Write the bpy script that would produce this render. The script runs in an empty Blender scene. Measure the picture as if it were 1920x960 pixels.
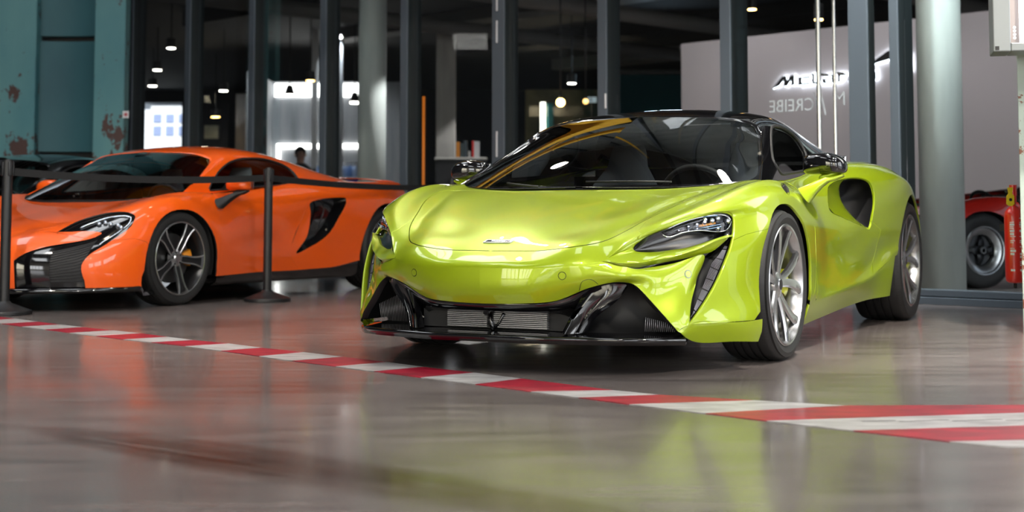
import bpy, bmesh, math, random
import numpy as np
from mathutils import Vector, Matrix
from mathutils.geometry import delaunay_2d_cdt
random.seed(7)
C = bpy.context.scene.collection
sc = bpy.context.scene
PI = math.pi

# ------------------------------------------------------------------ camera, world, exposure
CAM_H, PITCH, F_PX, PRIN_Y = 0.60875, 0.067614, 2569.73, 235.5
cam_d = bpy.data.cameras.new('camera'); cam = bpy.data.objects.new('camera', cam_d); C.objects.link(cam)
cam.location = (0, 0, CAM_H); cam.rotation_euler = (PI/2 + PITCH, 0, 0)
cam_d.sensor_width = 36; cam_d.lens = F_PX/1920*36
cam_d.shift_y = (PRIN_Y - 480)/1920
cam_d.clip_start = 0.05; cam_d.clip_end = 200
cam_d.dof.use_dof = True; cam_d.dof.focus_distance = 6.1; cam_d.dof.aperture_fstop = 2.6
sc.camera = cam
sc.view_settings.view_transform = 'Standard'; sc.view_settings.look = 'None'
sc.view_settings.gamma = 1; sc.view_settings.use_curve_mapping = False
sc.view_settings.exposure = 0.2
sc.render.film_transparent = False
sc.cycles.max_bounces = 10; sc.cycles.diffuse_bounces = 3; sc.cycles.glossy_bounces = 5
sc.cycles.transmission_bounces = 8; sc.cycles.transparent_max_bounces = 12
sc.cycles.sample_clamp_indirect = 4; sc.cycles.sample_clamp_direct = 0
sc.cycles.use_denoising = True; sc.cycles.caustics_reflective = False; sc.cycles.caustics_refractive = False
w = bpy.data.worlds.new('world'); sc.world = w; w.use_nodes = True
w.node_tree.nodes['Background'].inputs[0].default_value = (0.62, 0.72, 0.85, 1)
w.node_tree.nodes['Background'].inputs[1].default_value = 1.0
DAY, WARM_FILL = 5.0, 6.5
SPOTS = [(3.6, 1.2, 5.2, 900, 1.5, 6), (-1.0, 10.4, 5.4, 260, 0, 7), (2.1, 9.1, 5.4, 300, 1.6, 6.5), (-1.0, 7.9, 5.3, 260, .2, 5.2), (-3.5, 4.5, 5.4, 800, -2.4, 9.8), (2.2, 4.4, 5.8, 1990, 3.0, 8.2), (1.2, -1.5, 5.6, 600, .6, 4.5)]
# ------------------------------------------------------------------ lights
def area(name, loc, rot, sx, sy, power, col=(1, 1, 1)):
    d = bpy.data.lights.new(name, 'AREA'); d.shape = 'RECTANGLE'; d.size = sx; d.size_y = sy; d.energy = power; d.color = col
    o = bpy.data.objects.new(name, d); C.objects.link(o); o.location = loc; o.rotation_euler = rot
    return o

# ------------------------------------------------------------------ materials
def mat(name, col, rough=0.5, metal=0.0, coat=0.0, **kw):
    m = bpy.data.materials.new(name); m.use_nodes = True
    b = m.node_tree.nodes['Principled BSDF']
    b.inputs['Base Color'].default_value = (*col, 1); b.inputs['Roughness'].default_value = rough
    b.inputs['Metallic'].default_value = metal; b.inputs['Coat Weight'].default_value = coat
    b.inputs['Coat Roughness'].default_value = kw.get('coat_rough', 0.02)
    if 'emit' in kw:
        b.inputs['Emission Color'].default_value = (*kw['emit'], 1); b.inputs['Emission Strength'].default_value = kw['power']
    if 'spec' in kw: b.inputs['Specular IOR Level'].default_value = kw['spec']
    if 'trans' in kw: b.inputs['Transmission Weight'].default_value = kw['trans']
    if 'ior' in kw: b.inputs['IOR'].default_value = kw['ior']
    return m
def nodes(m): return m.node_tree.nodes, m.node_tree.links, m.node_tree.nodes['Principled BSDF']
def glass_mat(name, tint=(1, 1, 1), refl=1.0):
    # clear pane: see-through with a mirror-like fresnel reflection
    m = bpy.data.materials.new(name); m.use_nodes = True; nt = m.node_tree; nt.nodes.clear()
    o = nt.nodes.new('ShaderNodeOutputMaterial'); mx = nt.nodes.new('ShaderNodeMixShader')
    t = nt.nodes.new('ShaderNodeBsdfTransparent'); g = nt.nodes.new('ShaderNodeBsdfGlossy'); fr = nt.nodes.new('ShaderNodeFresnel')
    mu = nt.nodes.new('ShaderNodeMath'); mu.operation = 'MULTIPLY'; mu.inputs[1].default_value = refl
    fr.inputs[0].default_value = 1.5; g.inputs['Roughness'].default_value = 0.0
    t.inputs[0].default_value = (*tint, 1)
    nt.links.new(fr.outputs[0], mu.inputs[0]); nt.links.new(mu.outputs[0], mx.inputs[0])
    nt.links.new(t.outputs[0], mx.inputs[1]); nt.links.new(g.outputs[0], mx.inputs[2]); nt.links.new(mx.outputs[0], o.inputs[0])
    return m
def paint(name, col, flake=0.35, metal=0.55, rough=0.38):
    m = mat(name, col, rough, metal, 1.0, coat_rough=0.015)
    n, l, b = nodes(m)
    v = n.new('ShaderNodeTexNoise'); v.inputs['Scale'].default_value = 1800; v.inputs['Detail'].default_value = 1
    g = n.new('ShaderNodeTexCoord'); l.new(g.outputs['Object'], v.inputs['Vector'])
    bp = n.new('ShaderNodeBump'); bp.inputs['Strength'].default_value = flake*0.15; bp.inputs['Distance'].default_value = 0.0004
    l.new(v.outputs[0], bp.inputs['Height']); l.new(bp.outputs[0], b.inputs['Normal'])
    return m

# ------------------------------------------------------------------ object helpers
def link(name, me, m=None, parent=None):
    o = bpy.data.objects.new(name, me); C.objects.link(o)
    if m is not None:
        for x in (m if isinstance(m, (list, tuple)) else [m]): me.materials.append(x)
    if parent is not None: o.parent = parent
    return o
def tag(o, label=None, cat=None, group=None, kind=None):
    if label: o['label'] = label
    if cat: o['category'] = cat
    if group: o['group'] = group
    if kind: o['kind'] = kind
    return o
def empty(name, loc=(0, 0, 0), rz=0, label=None, cat=None, group=None):
    o = bpy.data.objects.new(name, None); C.objects.link(o); o.location = loc; o.rotation_euler = (0, 0, rz)
    o.empty_display_size = 0.1
    return tag(o, label, cat, group)
def copy_tree(o, parent=None):
    c = o.copy(); C.objects.link(c); c.parent = parent
    for ch in list(o.children): copy_tree(ch, c)
    return c
class MB:
    """collects primitive shapes into one mesh"""
    def __init__(s): s.bm = bmesh.new()
    def box(s, x0, x1, y0, y1, z0, z1, bev=0.0, M=None, mi=0):
        r = bmesh.ops.create_cube(s.bm, size=1)
        vs = r['verts']
        for v in vs:
            v.co = Vector(((x0+x1)/2 + v.co.x*(x1-x0), (y0+y1)/2 + v.co.y*(y1-y0), (z0+z1)/2 + v.co.z*(z1-z0)))
        fs = list({f for v in vs for f in v.link_faces})
        for f in fs: f.material_index = mi
        if bev > 0:
            es = list({e for v in vs for e in v.link_edges})
            rr = bmesh.ops.bevel(s.bm, geom=es, offset=bev, segments=2, affect='EDGES', profile=0.5)
            vs = list({v for f in rr['faces'] for v in f.verts} | {v for v in vs if v.is_valid})
            for f in rr['faces']: f.material_index = mi
        if M is not None: bmesh.ops.transform(s.bm, matrix=M, verts=[v for v in vs if v.is_valid])
        return s
    def cyl(s, p0, p1, r0, r1=None, n=24, caps=True, mi=0):
        r1 = r0 if r1 is None else r1
        p0, p1 = Vector(p0), Vector(p1); d = (p1-p0)
        q = d.to_track_quat('Z', 'Y').to_matrix()
        a = []; b = []
        for k in range(n):
            t = 2*PI*k/n; e = q @ Vector((math.cos(t), math.sin(t), 0))
            a.append(s.bm.verts.new(p0+e*r0)); b.append(s.bm.verts.new(p1+e*r1))
        for k in range(n):
            f = s.bm.faces.new((a[k], a[(k+1) % n], b[(k+1) % n], b[k])); f.smooth = True; f.material_index = mi
        if caps:
            f = s.bm.faces.new(a[::-1]); f.material_index = mi; f = s.bm.faces.new(b); f.material_index = mi
        return s
    def lathe(s, prof, n=64, axis='Z', M=None, smooth=True, mi=0, closed=False):
        rows = []
        for (r, z) in prof:
            row = []
            for k in range(n):
                t = 2*PI*k/n; x, y = r*math.cos(t), r*math.sin(t)
                co = Vector((x, y, z)) if axis == 'Z' else Vector((x, z, y))
                if M is not None: co = M @ co
                row.append(s.bm.verts.new(co))
            rows.append(row)
        P = list(zip(rows[:-1], rows[1:])) + ([(rows[-1], rows[0])] if closed else [])
        for a, b in P:
            for k in range(n):
                f = s.bm.faces.new((a[k], a[(k+1) % n], b[(k+1) % n], b[k])); f.smooth = smooth; f.material_index = mi
        return s
    def tube(s, pts, r, n=10, closed=False, mi=0, flat=1.0):
        pts = [Vector(p) for p in pts]; rings = []; N = len(pts)
        up = Vector((0, 0, 1))
        for i, p in enumerate(pts):
            if closed: d = pts[(i+1) % N] - pts[i-1]
            else: d = pts[min(i+1, N-1)] - pts[max(i-1, 0)]
            d.normalize(); sd = d.cross(up)
            if sd.length < 1e-3: sd = Vector((1, 0, 0))
            sd.normalize(); u2 = sd.cross(d)
            rr = r[i] if isinstance(r, (list, tuple)) else r
            rings.append([s.bm.verts.new(p + sd*math.cos(2*PI*k/n)*rr + u2*math.sin(2*PI*k/n)*rr*flat) for k in range(n)])
        L = list(zip(rings[:-1], rings[1:])) + ([(rings[-1], rings[0])] if closed else [])
        for a, b in L:
            for k in range(n):
                f = s.bm.faces.new((a[k], a[(k+1) % n], b[(k+1) % n], b[k])); f.smooth = True; f.material_index = mi
        if not closed:
            s.bm.faces.new(rings[0][::-1]).material_index = mi; s.bm.faces.new(rings[-1]).material_index = mi
        return s
    def prism(s, poly, h0, h1, M=None, mi=0):
        """poly in XY, extruded in Z"""
        a = [s.bm.verts.new((x, y, h0)) for x, y in poly]; b = [s.bm.verts.new((x, y, h1)) for x, y in poly]
        n = len(poly)
        fs = [s.bm.faces.new(a[::-1]), s.bm.faces.new(b)]
        for k in range(n): fs.append(s.bm.faces.new((a[k], a[(k+1) % n], b[(k+1) % n], b[k])))
        for f in fs: f.material_index = mi
        if M is not None: bmesh.ops.transform(s.bm, matrix=M, verts=a+b)
        return s
    def loft(s, rows, closed=False, caps=False, mi=0, smooth=True):
        R = [[s.bm.verts.new(Vector(p)) for p in row] for row in rows]
        n = len(R[0]); m = n if closed else n-1
        for a, b in zip(R[:-1], R[1:]):
            for k in range(m):
                f = s.bm.faces.new((a[k], a[(k+1) % n], b[(k+1) % n], b[k])); f.smooth = smooth; f.material_index = mi
        if caps:
            s.bm.faces.new(R[0][::-1]).material_index = mi; s.bm.faces.new(R[-1]).material_index = mi
        return s
    def build(s, name, m, parent=None, recalc=True, sub=0, sharp=None):
        if recalc: bmesh.ops.recalc_face_normals(s.bm, faces=s.bm.faces)
        me = bpy.data.meshes.new(name); s.bm.to_mesh(me); s.bm.free()
        o = link(name, me, m, parent)
        if sharp is not None:
            for p in me.polygons: p.use_smooth = True
            me.set_sharp_from_angle(angle=math.radians(sharp))
        if sub:
            md = o.modifiers.new('subdivision', 'SUBSURF'); md.levels = sub; md.render_levels = sub
        return o

# ------------------------------------------------------------------ smooth surfaces for car bodies
def nat_M(t, s):
    """matrix of natural cubic interpolation: knots t, samples s"""
    t = np.asarray(t, float); s = np.asarray(s, float); n = len(t); h = np.diff(t)
    if n == 2:
        w_ = (s-t[0])/h[0]; return np.stack([1-w_, w_], 1)
    A = np.zeros((n, n)); B = np.zeros((n, n))
    A[0, 0] = A[-1, -1] = 1
    for i in range(1, n-1):
        A[i, i-1] = h[i-1]; A[i, i] = 2*(h[i-1]+h[i]); A[i, i+1] = h[i]
        B[i, i-1] = 6/h[i-1]; B[i, i+1] = 6/h[i]; B[i, i] = -6/h[i-1]-6/h[i]
    D = np.linalg.solve(A, B)
    k = np.clip(np.searchsorted(t, s, side='right')-1, 0, n-2)
    M = np.zeros((len(s), n)); hk = h[k]; a = (t[k+1]-s)/hk; b = (s-t[k])/hk
    r = np.arange(len(s)); M[r, k] += a; M[r, k+1] += b
    M += ((a**3-a)*hk**2/6)[:, None]*D[k] + ((b**3-b)*hk**2/6)[:, None]*D[k+1]
    return M
def curve3(P, n):
    P = np.asarray(P, float); t = np.r_[0, np.cumsum(np.linalg.norm(np.diff(P, axis=0), axis=1))]
    return nat_M(t, np.linspace(0, t[-1], n)) @ P
def chord(P): return np.r_[0, np.cumsum(np.linalg.norm(np.diff(np.asarray(P, float), axis=0), axis=1))]
def smooth_loop(P, per=4):
    """closed or open 2-D/3-D polyline through points, Catmull-Rom"""
    P = np.asarray(P, float); n = len(P); out = []
    for i in range(n):
        p0, p1, p2, p3 = P[i-1], P[i], P[(i+1) % n], P[(i+2) % n]
        for k in range(per):
            t = k/per
            out.append(0.5*((2*p1)+(-p0+p2)*t+(2*p0-5*p1+4*p2-p3)*t*t+(-p0+3*p1-3*p2+p3)*t**3))
    return np.array(out)
def smooth_line(P, per=4):
    P = np.asarray(P, float); n = len(P); out = []
    for i in range(n-1):
        p1, p2 = P[i], P[i+1]; p0 = P[i-1] if i > 0 else 2*p1-p2; p3 = P[i+2] if i+2 < n else 2*p2-p1
        for k in range(per):
            t = k/per
            out.append(0.5*((2*p1)+(-p0+p2)*t+(2*p0-5*p1+4*p2-p3)*t*t+(-p0+3*p1-3*p2+p3)*t**3))
    out.append(P[-1]); return np.array(out)
def lerp_rows(line, xs):
    """v-line given as (x,y,z) points with decreasing x: smooth y(x), z(x) at stations xs"""
    L = np.asarray(line, float); t = -L[:, 0]
    return np.c_[xs, nat_M(t, -np.asarray(xs)) @ L[:, 1:]]

def pip(pts, poly):
    x, y = pts[:, 0], pts[:, 1]; P = np.asarray(poly, float); ins = np.zeros(len(x), bool)
    q = np.roll(P, 1, axis=0)
    for (x1, y1), (x0, y0) in zip(P, q):
        c = ((y1 > y) != (y0 > y))
        if not c.any(): continue
        xi = (x0-x1)*(y-y1)/((y0-y1) if y0 != y1 else 1e-12)+x1
        ins ^= c & (x < xi)
    return ins

class View:
    """the photograph's line of sight in a car's own frame"""
    def __init__(s, X, Y, th): s.X, s.Y, s.th = X, Y, th
    def ray(s, px, py):
        a = (px-960)/F_PX; b = (PRIN_Y-py)/F_PX; cp, sp = math.cos(PITCH), math.sin(PITCH)
        d = np.array([a, cp-b*sp, sp+b*cp]); t = s.th
        F = np.array([-math.sin(t), -math.cos(t), 0]); L = np.array([math.cos(t), -math.sin(t), 0])
        o = np.array([-s.X, -s.Y, CAM_H])
        return np.array([o@F, o@L, CAM_H]), np.array([d@F, d@L, d[2]])
    def proj(s, P):
        P = np.atleast_2d(P); t = s.th
        wx = s.X-math.sin(t)*P[:, 0]+math.cos(t)*P[:, 1]; wy = s.Y-math.cos(t)*P[:, 0]-math.sin(t)*P[:, 1]; wz = P[:, 2]-CAM_H
        cp, sp = math.cos(PITCH), math.sin(PITCH); d = wy*cp+wz*sp; u = -wy*sp+wz*cp
        return np.stack([960+F_PX*wx/d, PRIN_Y-F_PX*u/d], 1)
    def pt(s, px, py, x=None, y=None, z=None):
        o, d = s.ray(px, py)
        k = (x-o[0])/d[0] if x is not None else (y-o[1])/d[1] if y is not None else (z-o[2])/d[2]
        return o+k*d

class Patch:
    N = 240
    def __init__(s, grid):
        G = np.asarray(grid, float); s.G = G; nu, nv = G.shape[:2]
        tu = np.r_[0, np.cumsum(np.linalg.norm(np.diff(G, axis=0), axis=2).mean(1))]
        tv = np.r_[0, np.cumsum(np.linalg.norm(np.diff(G, axis=1), axis=2).mean(0))]
        s.Lu, s.Lv = tu[-1], tv[-1]; s.tu, s.tv = tu, tv
        n = s.N; s.us = np.linspace(0, tu[-1], n); s.vs = np.linspace(0, tv[-1], n)
        Mu, Mv = nat_M(tu, s.us), nat_M(tv, s.vs)
        s.P = np.einsum('ai,ijk,bj->abk', Mu, G, Mv)
        s.calc_n()
    def calc_n(s):
        du = np.gradient(s.P, axis=0); dv = np.gradient(s.P, axis=1)
        nn = np.cross(du, dv); l = np.linalg.norm(nn, axis=2, keepdims=True); l[l < 1e-12] = 1
        s.Nn = nn/l
    def orient(s, toward):
        m = np.einsum('abk,abk->ab', s.Nn, np.asarray(toward)-s.P)
        if np.median(m) < 0: s.Nn = -s.Nn; s.flip = True
        else: s.flip = False
        return s
    def samp(s, uv, A=None):
        A = s.P if A is None else A
        uv = np.atleast_2d(uv); n = s.N-1
        a = np.clip(uv[:, 0]/s.Lu, 0, 1)*n; b = np.clip(uv[:, 1]/s.Lv, 0, 1)*n
        i = np.minimum(a.astype(int), n-1); j = np.minimum(b.astype(int), n-1); a = (a-i)[:, None]; b = (b-j)[:, None]
        return (A[i, j]*(1-a)+A[i+1, j]*a)*(1-b)+(A[i, j+1]*(1-a)+A[i+1, j+1]*a)*b
    def _refine(s, uv, f):
        for _ in range(4):
            e = 2e-3; r = f(uv); ju = (f(uv+[e, 0])-r)/e; jv = (f(uv+[0, e])-r)/e
            for k in range(len(uv)):
                J = np.stack([ju[k], jv[k]], 1); st = np.linalg.lstsq(J, -r[k], rcond=None)[0]
                ns = np.linalg.norm(st)
                if ns > 0.03: st *= 0.03/ns
                uv[k] += st
            uv[:, 0] = np.clip(uv[:, 0], 0, s.Lu); uv[:, 1] = np.clip(uv[:, 1], 0, s.Lv)
        return uv
    def near(s, Q):
        Q = np.atleast_2d(np.asarray(Q, float)); F = s.P.reshape(-1, 3); out = []
        for q in Q:
            k = int(((F-q)**2).sum(1).argmin()); out.append((s.us[k//s.N], s.vs[k % s.N]))
        return s._refine(np.array(out), lambda uv: s.samp(uv)-Q)
    def trace(s, view, px):
        """surface uv seen at photograph pixels"""
        Q = np.atleast_2d(np.asarray(px, float)); P_ = s.P.reshape(-1, 3); F = view.proj(P_); out = []
        to = view.ray(960, 480)[0]-P_; dist = np.linalg.norm(to, axis=1); front = (s.Nn.reshape(-1, 3)*to).sum(1) > 0.02*dist
        for q in Q:
            d2 = ((F-q)**2).sum(1)+np.where(front, 0, 4000); m = d2.min(); c = np.where(d2 < m+16)[0]
            k = int(c[(dist[c]+np.sqrt(d2[c])*.02).argmin()]); out.append((s.us[k//s.N], s.vs[k % s.N]))
        return s._refine(np.array(out), lambda uv: (view.proj(s.samp(uv))-Q)*0.002)
    def side(s, xz):
        """uv of side-view points (x, z)"""
        Q = np.atleast_2d(np.asarray(xz, float)); F = s.P.reshape(-1, 3)[:, [0, 2]]; out = []
        for q in Q:
            k = int(((F-q)**2).sum(1).argmin()); out.append((s.us[k//s.N], s.vs[k % s.N]))
        return s._refine(np.array(out), lambda uv: s.samp(uv)[:, [0, 2]]-Q)
    def plan(s, xy):
        Q = np.atleast_2d(np.asarray(xy, float)); F = s.P.reshape(-1, 3)[:, [0, 1]]; out = []
        for q in Q:
            k = int(((F-q)**2).sum(1).argmin()); out.append((s.us[k//s.N], s.vs[k % s.N]))
        return s._refine(np.array(out), lambda uv: s.samp(uv)[:, [0, 1]]-Q)
    def mesh(s, loops, nu=90, nv=80, lines=()):
        """conforming triangulation in uv; loops are closed uv outlines, lines open ones"""
        vs, es = [], []
        allp = []
        for L, cl in [(l, True) for l in loops]+[(l, False) for l in lines]:
            L = np.asarray(L, float).copy(); L[:, 0] = np.clip(L[:, 0], 0, s.Lu); L[:, 1] = np.clip(L[:, 1], 0, s.Lv)
            b = len(vs); n = len(L)
            for p in L: vs.append(p)
            for k in range(n if cl else n-1): es.append((b+k, b+(k+1) % n))
            m = L if not cl else np.vstack([L, L[:1]])
            for p, q in zip(m[:-1], m[1:]):
                d = np.linalg.norm(q-p); c = max(1, int(d/0.004))
                for k in range(c): allp.append(p+(q-p)*k/c)
        gu = np.linspace(0, s.Lu, nu); gv = np.linspace(0, s.Lv, nv)
        g = np.stack(np.meshgrid(gu, gv, indexing='ij'), 2).reshape(-1, 2)
        border = (g[:, 0] < 1e-9) | (g[:, 0] > s.Lu-1e-9) | (g[:, 1] < 1e-9) | (g[:, 1] > s.Lv-1e-9)
        if allp:
            A = np.array(allp); tol = 0.25*min(s.Lu/nu, s.Lv/nv); keep = np.ones(len(g), bool)
            for i in range(0, len(g), 2000):
                d = ((g[i:i+2000, None, :]-A[None])**2).sum(2).min(1); keep[i:i+2000] = d > tol*tol
            g = g[keep | border]
        b = len(vs); pts = [Vector(p) for p in vs]+[Vector(p) for p in g]
        r = delaunay_2d_cdt(pts, es, [], 0, 1e-6)
        V = np.array([(v.x, v.y) for v in r[0]]); T = np.array([f for f in r[2] if len(f) == 3])
        # drop slivers with no area
        a, b_, c = V[T[:, 0]], V[T[:, 1]], V[T[:, 2]]
        ar = np.abs((b_[:, 0]-a[:, 0])*(c[:, 1]-a[:, 1])-(b_[:, 1]-a[:, 1])*(c[:, 0]-a[:, 0]))
        T = T[ar > 1e-11]
        cen = (V[T[:, 0]]+V[T[:, 1]]+V[T[:, 2]])/3
        return V, T, cen

class Skin:
    """accumulates shaded triangles with explicit normals into one mesh"""
    def __init__(s): s.v, s.n, s.f, s.m = [], [], [], []; s.k = 0
    def add(s, V, N, F, mi=0):
        V = np.asarray(V, float); N = np.asarray(N, float)
        s.v.append(V); s.n.append(N); s.f += [tuple(int(i)+s.k for i in f) for f in F]; s.m += [mi]*len(F); s.k += len(V)
    def region(s, patch, V, T, gap=0.0015, depth=0.012, gapf=None, soft=None, mi=0, off=0.0, flange=True, snap=None, dark=None, edge=.0016):
        """one panel: surface + rounded edge turned inward. gapf(uv)->bool says where an edge is a real panel gap"""
        idx = np.unique(T); mp = -np.ones(len(V), int); mp[idx] = np.arange(len(idx)); T = mp[T]
        uv = V[idx]; P = patch.samp(uv); N = patch.samp(uv, patch.Nn); N /= np.linalg.norm(N, axis=1, keepdims=True)
        if off: P = P+N*off
        if snap is not None:
            for poly, f in snap:
                for k in range(len(uv)):
                    if f(uv[k]):
                        i = int(((poly-P[k])**2).sum(1).argmin()); best = poly[i]; bd = ((poly[i]-P[k])**2).sum()
                        for j in (i-1, i):
                            if 0 <= j < len(poly)-1:
                                a, b = poly[j], poly[j+1]; t = np.clip((P[k]-a)@(b-a)/max((b-a)@(b-a), 1e-12), 0, 1); q = a+(b-a)*t; d = ((q-P[k])**2).sum()
                                if d < bd: bd, best = d, q
                        P[k] = best
        # orient triangles to normals
        fn = np.cross(P[T[:, 1]]-P[T[:, 0]], P[T[:, 2]]-P[T[:, 0]]); bad = (fn*N[T[:, 0]]).sum(1) < 0
        T[bad] = T[bad][:, ::-1]
        if soft is not None:
            for (poly, nrm, wd) in soft:
                D = np.sqrt(((P[:, None, :]-poly[None])**2).sum(2)); k = D.argmin(1); d = D.min(1)
                t = np.clip(1-d/wd, 0, 1)[:, None]; t = t*t*(3-2*t)
                av = N[:]+nrm[k]; av /= np.maximum(np.linalg.norm(av, axis=1, keepdims=True), 1e-9)
                N = N*(1-t)+av*t; N /= np.linalg.norm(N, axis=1, keepdims=True)
        E = {}
        for t in T:
            for a, b in ((t[0], t[1]), (t[1], t[2]), (t[2], t[0])):
                if (b, a) in E: del E[(b, a)]
                else: E[(a, b)] = 1
        edges = [e for e in E if gapf is None or (gapf(uv[e[0]]) and gapf(uv[e[1]]))]
        out = np.zeros_like(P)
        for a, b in edges:
            o = np.cross(P[b]-P[a], N[a]); o /= max(np.linalg.norm(o), 1e-12); out[a] += o; out[b] += o
        ln = np.linalg.norm(out, axis=1, keepdims=True); has = ln[:, 0] > 1e-6; out[has] /= ln[has]
        P2 = P-out*gap*has[:, None]
        s.add(P2, N, T, mi)
        if flange and depth > 0 and edges:
            ids = sorted({i for e in edges for i in e}); m2 = {i: k for k, i in enumerate(ids)}; n = len(ids)
            A, O, NN = P2[ids], out[ids], N[ids]
            r = min(edge, depth/3)
            rings = [(A, NN), (A+O*r*0.3-NN*r*0.12, NN*0.92+O*0.38), (A+O*r*0.6-NN*r*0.5, NN+O), (A+O*r*0.7-NN*r*1.2, NN*0.3+O), (A+O*r*0.7-NN*depth, O)]
            VV = np.vstack([x for x, _ in rings]); QN = np.vstack([q/np.linalg.norm(q, axis=1, keepdims=True) for _, q in rings])
            F = []
            for a, b in edges:
                i, j = m2[a], m2[b]
                for q in range(len(rings)-3): F.append((j+q*n, i+q*n, i+(q+1)*n, j+(q+1)*n))
            F2 = []
            for a, b in edges:
                i, j = m2[a], m2[b]
                for q in (len(rings)-3, len(rings)-2): F2.append((j+q*n, i+q*n, i+(q+1)*n, j+(q+1)*n))
            b0 = s.k; s.add(VV, QN, F, mi)
            s.f += [tuple(i+b0 for i in f) for f in F2]; s.m += [mi if dark is None else dark]*len(F2)
        return P2, N
    def mirrored(s):
        k = s.k; V = np.vstack(s.v); N = np.vstack(s.n); F = list(s.f); M = list(s.m)
        s.add(V*[1, -1, 1], N*[1, -1, 1], [])
        s.f += [tuple(i+k for i in f[::-1]) for f in F]; s.m += M
        return s
    def flipped(s):
        t = Skin(); V = np.vstack(s.v); N = np.vstack(s.n)
        t.add(V*[1, -1, 1], N*[1, -1, 1], []); t.f = [f[::-1] for f in s.f]; t.m = list(s.m); return t
    def build(s, name, m, parent=None):
        V = np.vstack(s.v); N = np.vstack(s.n); N = N/np.maximum(np.linalg.norm(N, axis=1, keepdims=True), 1e-9)
        me = bpy.data.meshes.new(name); me.from_pydata(V.tolist(), [], s.f)
        for p, k in zip(me.polygons, s.m): p.use_smooth = True; p.material_index = k
        me.normals_split_custom_set_from_vertices(N.tolist())
        return link(name, me, m, parent)
def both(root, name, sk, m, parent=None):
    sk.build(name, m, parent or root); sk.flipped().build(name, m, parent or root)
def bridge(sk, A, B, out=None, mi=0, closed=False, n=0):
    """ruled/curved strip between two 3-D polylines of equal length, with computed normals; n extra rows"""
    A, B = np.asarray(A, float), np.asarray(B, float); rows = [A+(B-A)*t for t in np.linspace(0, 1, 2+n)]
    lofts(sk, rows, out, mi, closed)
def lofts(sk, rows, out=None, mi=0, closed=False):
    P = np.array(rows)  # (r, k, 3)
    if closed: P = np.concatenate([P, P[:, :1]], 1)
    du = np.gradient(P, axis=0); dv = np.gradient(P, axis=1)
    if closed: dv[:, 0] = dv[:, -1] = (P[:, 1]-P[:, -2])/2
    N = np.cross(du, dv); l = np.linalg.norm(N, axis=2, keepdims=True); l[l < 1e-12] = 1; N = N/l
    if out is not None:
        if np.median(((np.asarray(out)-P)*N).sum(2)) < 0: N = -N
    R, K = P.shape[:2]; F = []
    for i in range(R-1):
        for k in range(K-1):
            q = (i*K+k, i*K+k+1, (i+1)*K+k+1, (i+1)*K+k)
            a, b, c = P[i, k], P[i, k+1], P[i+1, k+1]
            fn = np.cross(b-a, c-a)
            F.append(q if fn@N[i, k] >= 0 else q[::-1])
    sk.add(P.reshape(-1, 3), N.reshape(-1, 3), F, mi)
# ------------------------------------------------------------------ shared materials and small builders
MAT = {}
MAT['lime'] = paint('lime_paint', (.37, .50, .004), metal=.35, rough=.38)
MAT['orange'] = paint('orange_paint', (.95, .115, .001), metal=.0, rough=.4)
MAT['red'] = paint('red_paint', (.62, .02, .012), metal=.0, rough=.35)
MAT['gloss_black'] = mat('gloss_black', (.004, .004, .005), .08, 0, 1.0)
MAT['matt_black'] = mat('matt_black', (.008, .008, .009), .55)
MAT['mesh_black'] = mat('mesh_black', (.010, .010, .012), .6)
MAT['cabin'] = mat('cabin_trim', (.012, .012, .013), .7)
MAT['seat'] = mat('seat_leather', (.42, .43, .45), .55)
MAT['rubber'] = mat('black_rubber', (.012, .012, .013), .5)
MAT['chrome'] = mat('chrome', (.85, .85, .87), .08, 1.0)
MAT['lamp_chrome'] = mat('lamp_chrome', (.8, .85, .95), .05, 1.0)
MAT['lampback'] = mat('lamp_reflector', (.05, .055, .065), .22, .9)
MAT['lamp_blue'] = mat('lamp_guide', (.35, .55, .8), .1, .6)
MAT['amber'] = mat('amber', (.9, .38, .05), .25)
MAT['pod_black'] = mat('pod_black', (.003, .003, .004), .22, 0, .25)
MAT['badge_silver'] = mat('badge_silver', (.62, .62, .64), .3, .4)
MAT['drl'] = mat('smoked_strip', (.06, .055, .065), .18, .3, 1)
MAT['slat'] = mat('slat_silver', (.42, .42, .50), .35, .6)
MAT['slat_grey'] = mat('slat_grey', (.42, .42, .45), .35, .6)
MAT['clear'] = glass_mat('lamp_glass', (.96, .97, 1.0))
MAT['car_glass'] = glass_mat('car_glass', (.80, .84, .84), 2.3)
MAT['side_glass'] = glass_mat('side_glass', (.72, .78, .78), 1.2)
MAT['rim_silver'] = mat('rim_silver', (.50, .50, .51), .25, .95)
MAT['rim_dark'] = mat('rim_dark', (.03, .03, .033), .3, .6)
MAT['disc'] = mat('brake_disc', (.12, .12, .125), .4, .9)
MAT['caliper_lime'] = mat('caliper_yellow', (.62, .66, .02), .35, 0, .5)
MAT['caliper_orange'] = mat('caliper_orange', (.8, .28, .01), .35, 0, .5)
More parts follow.
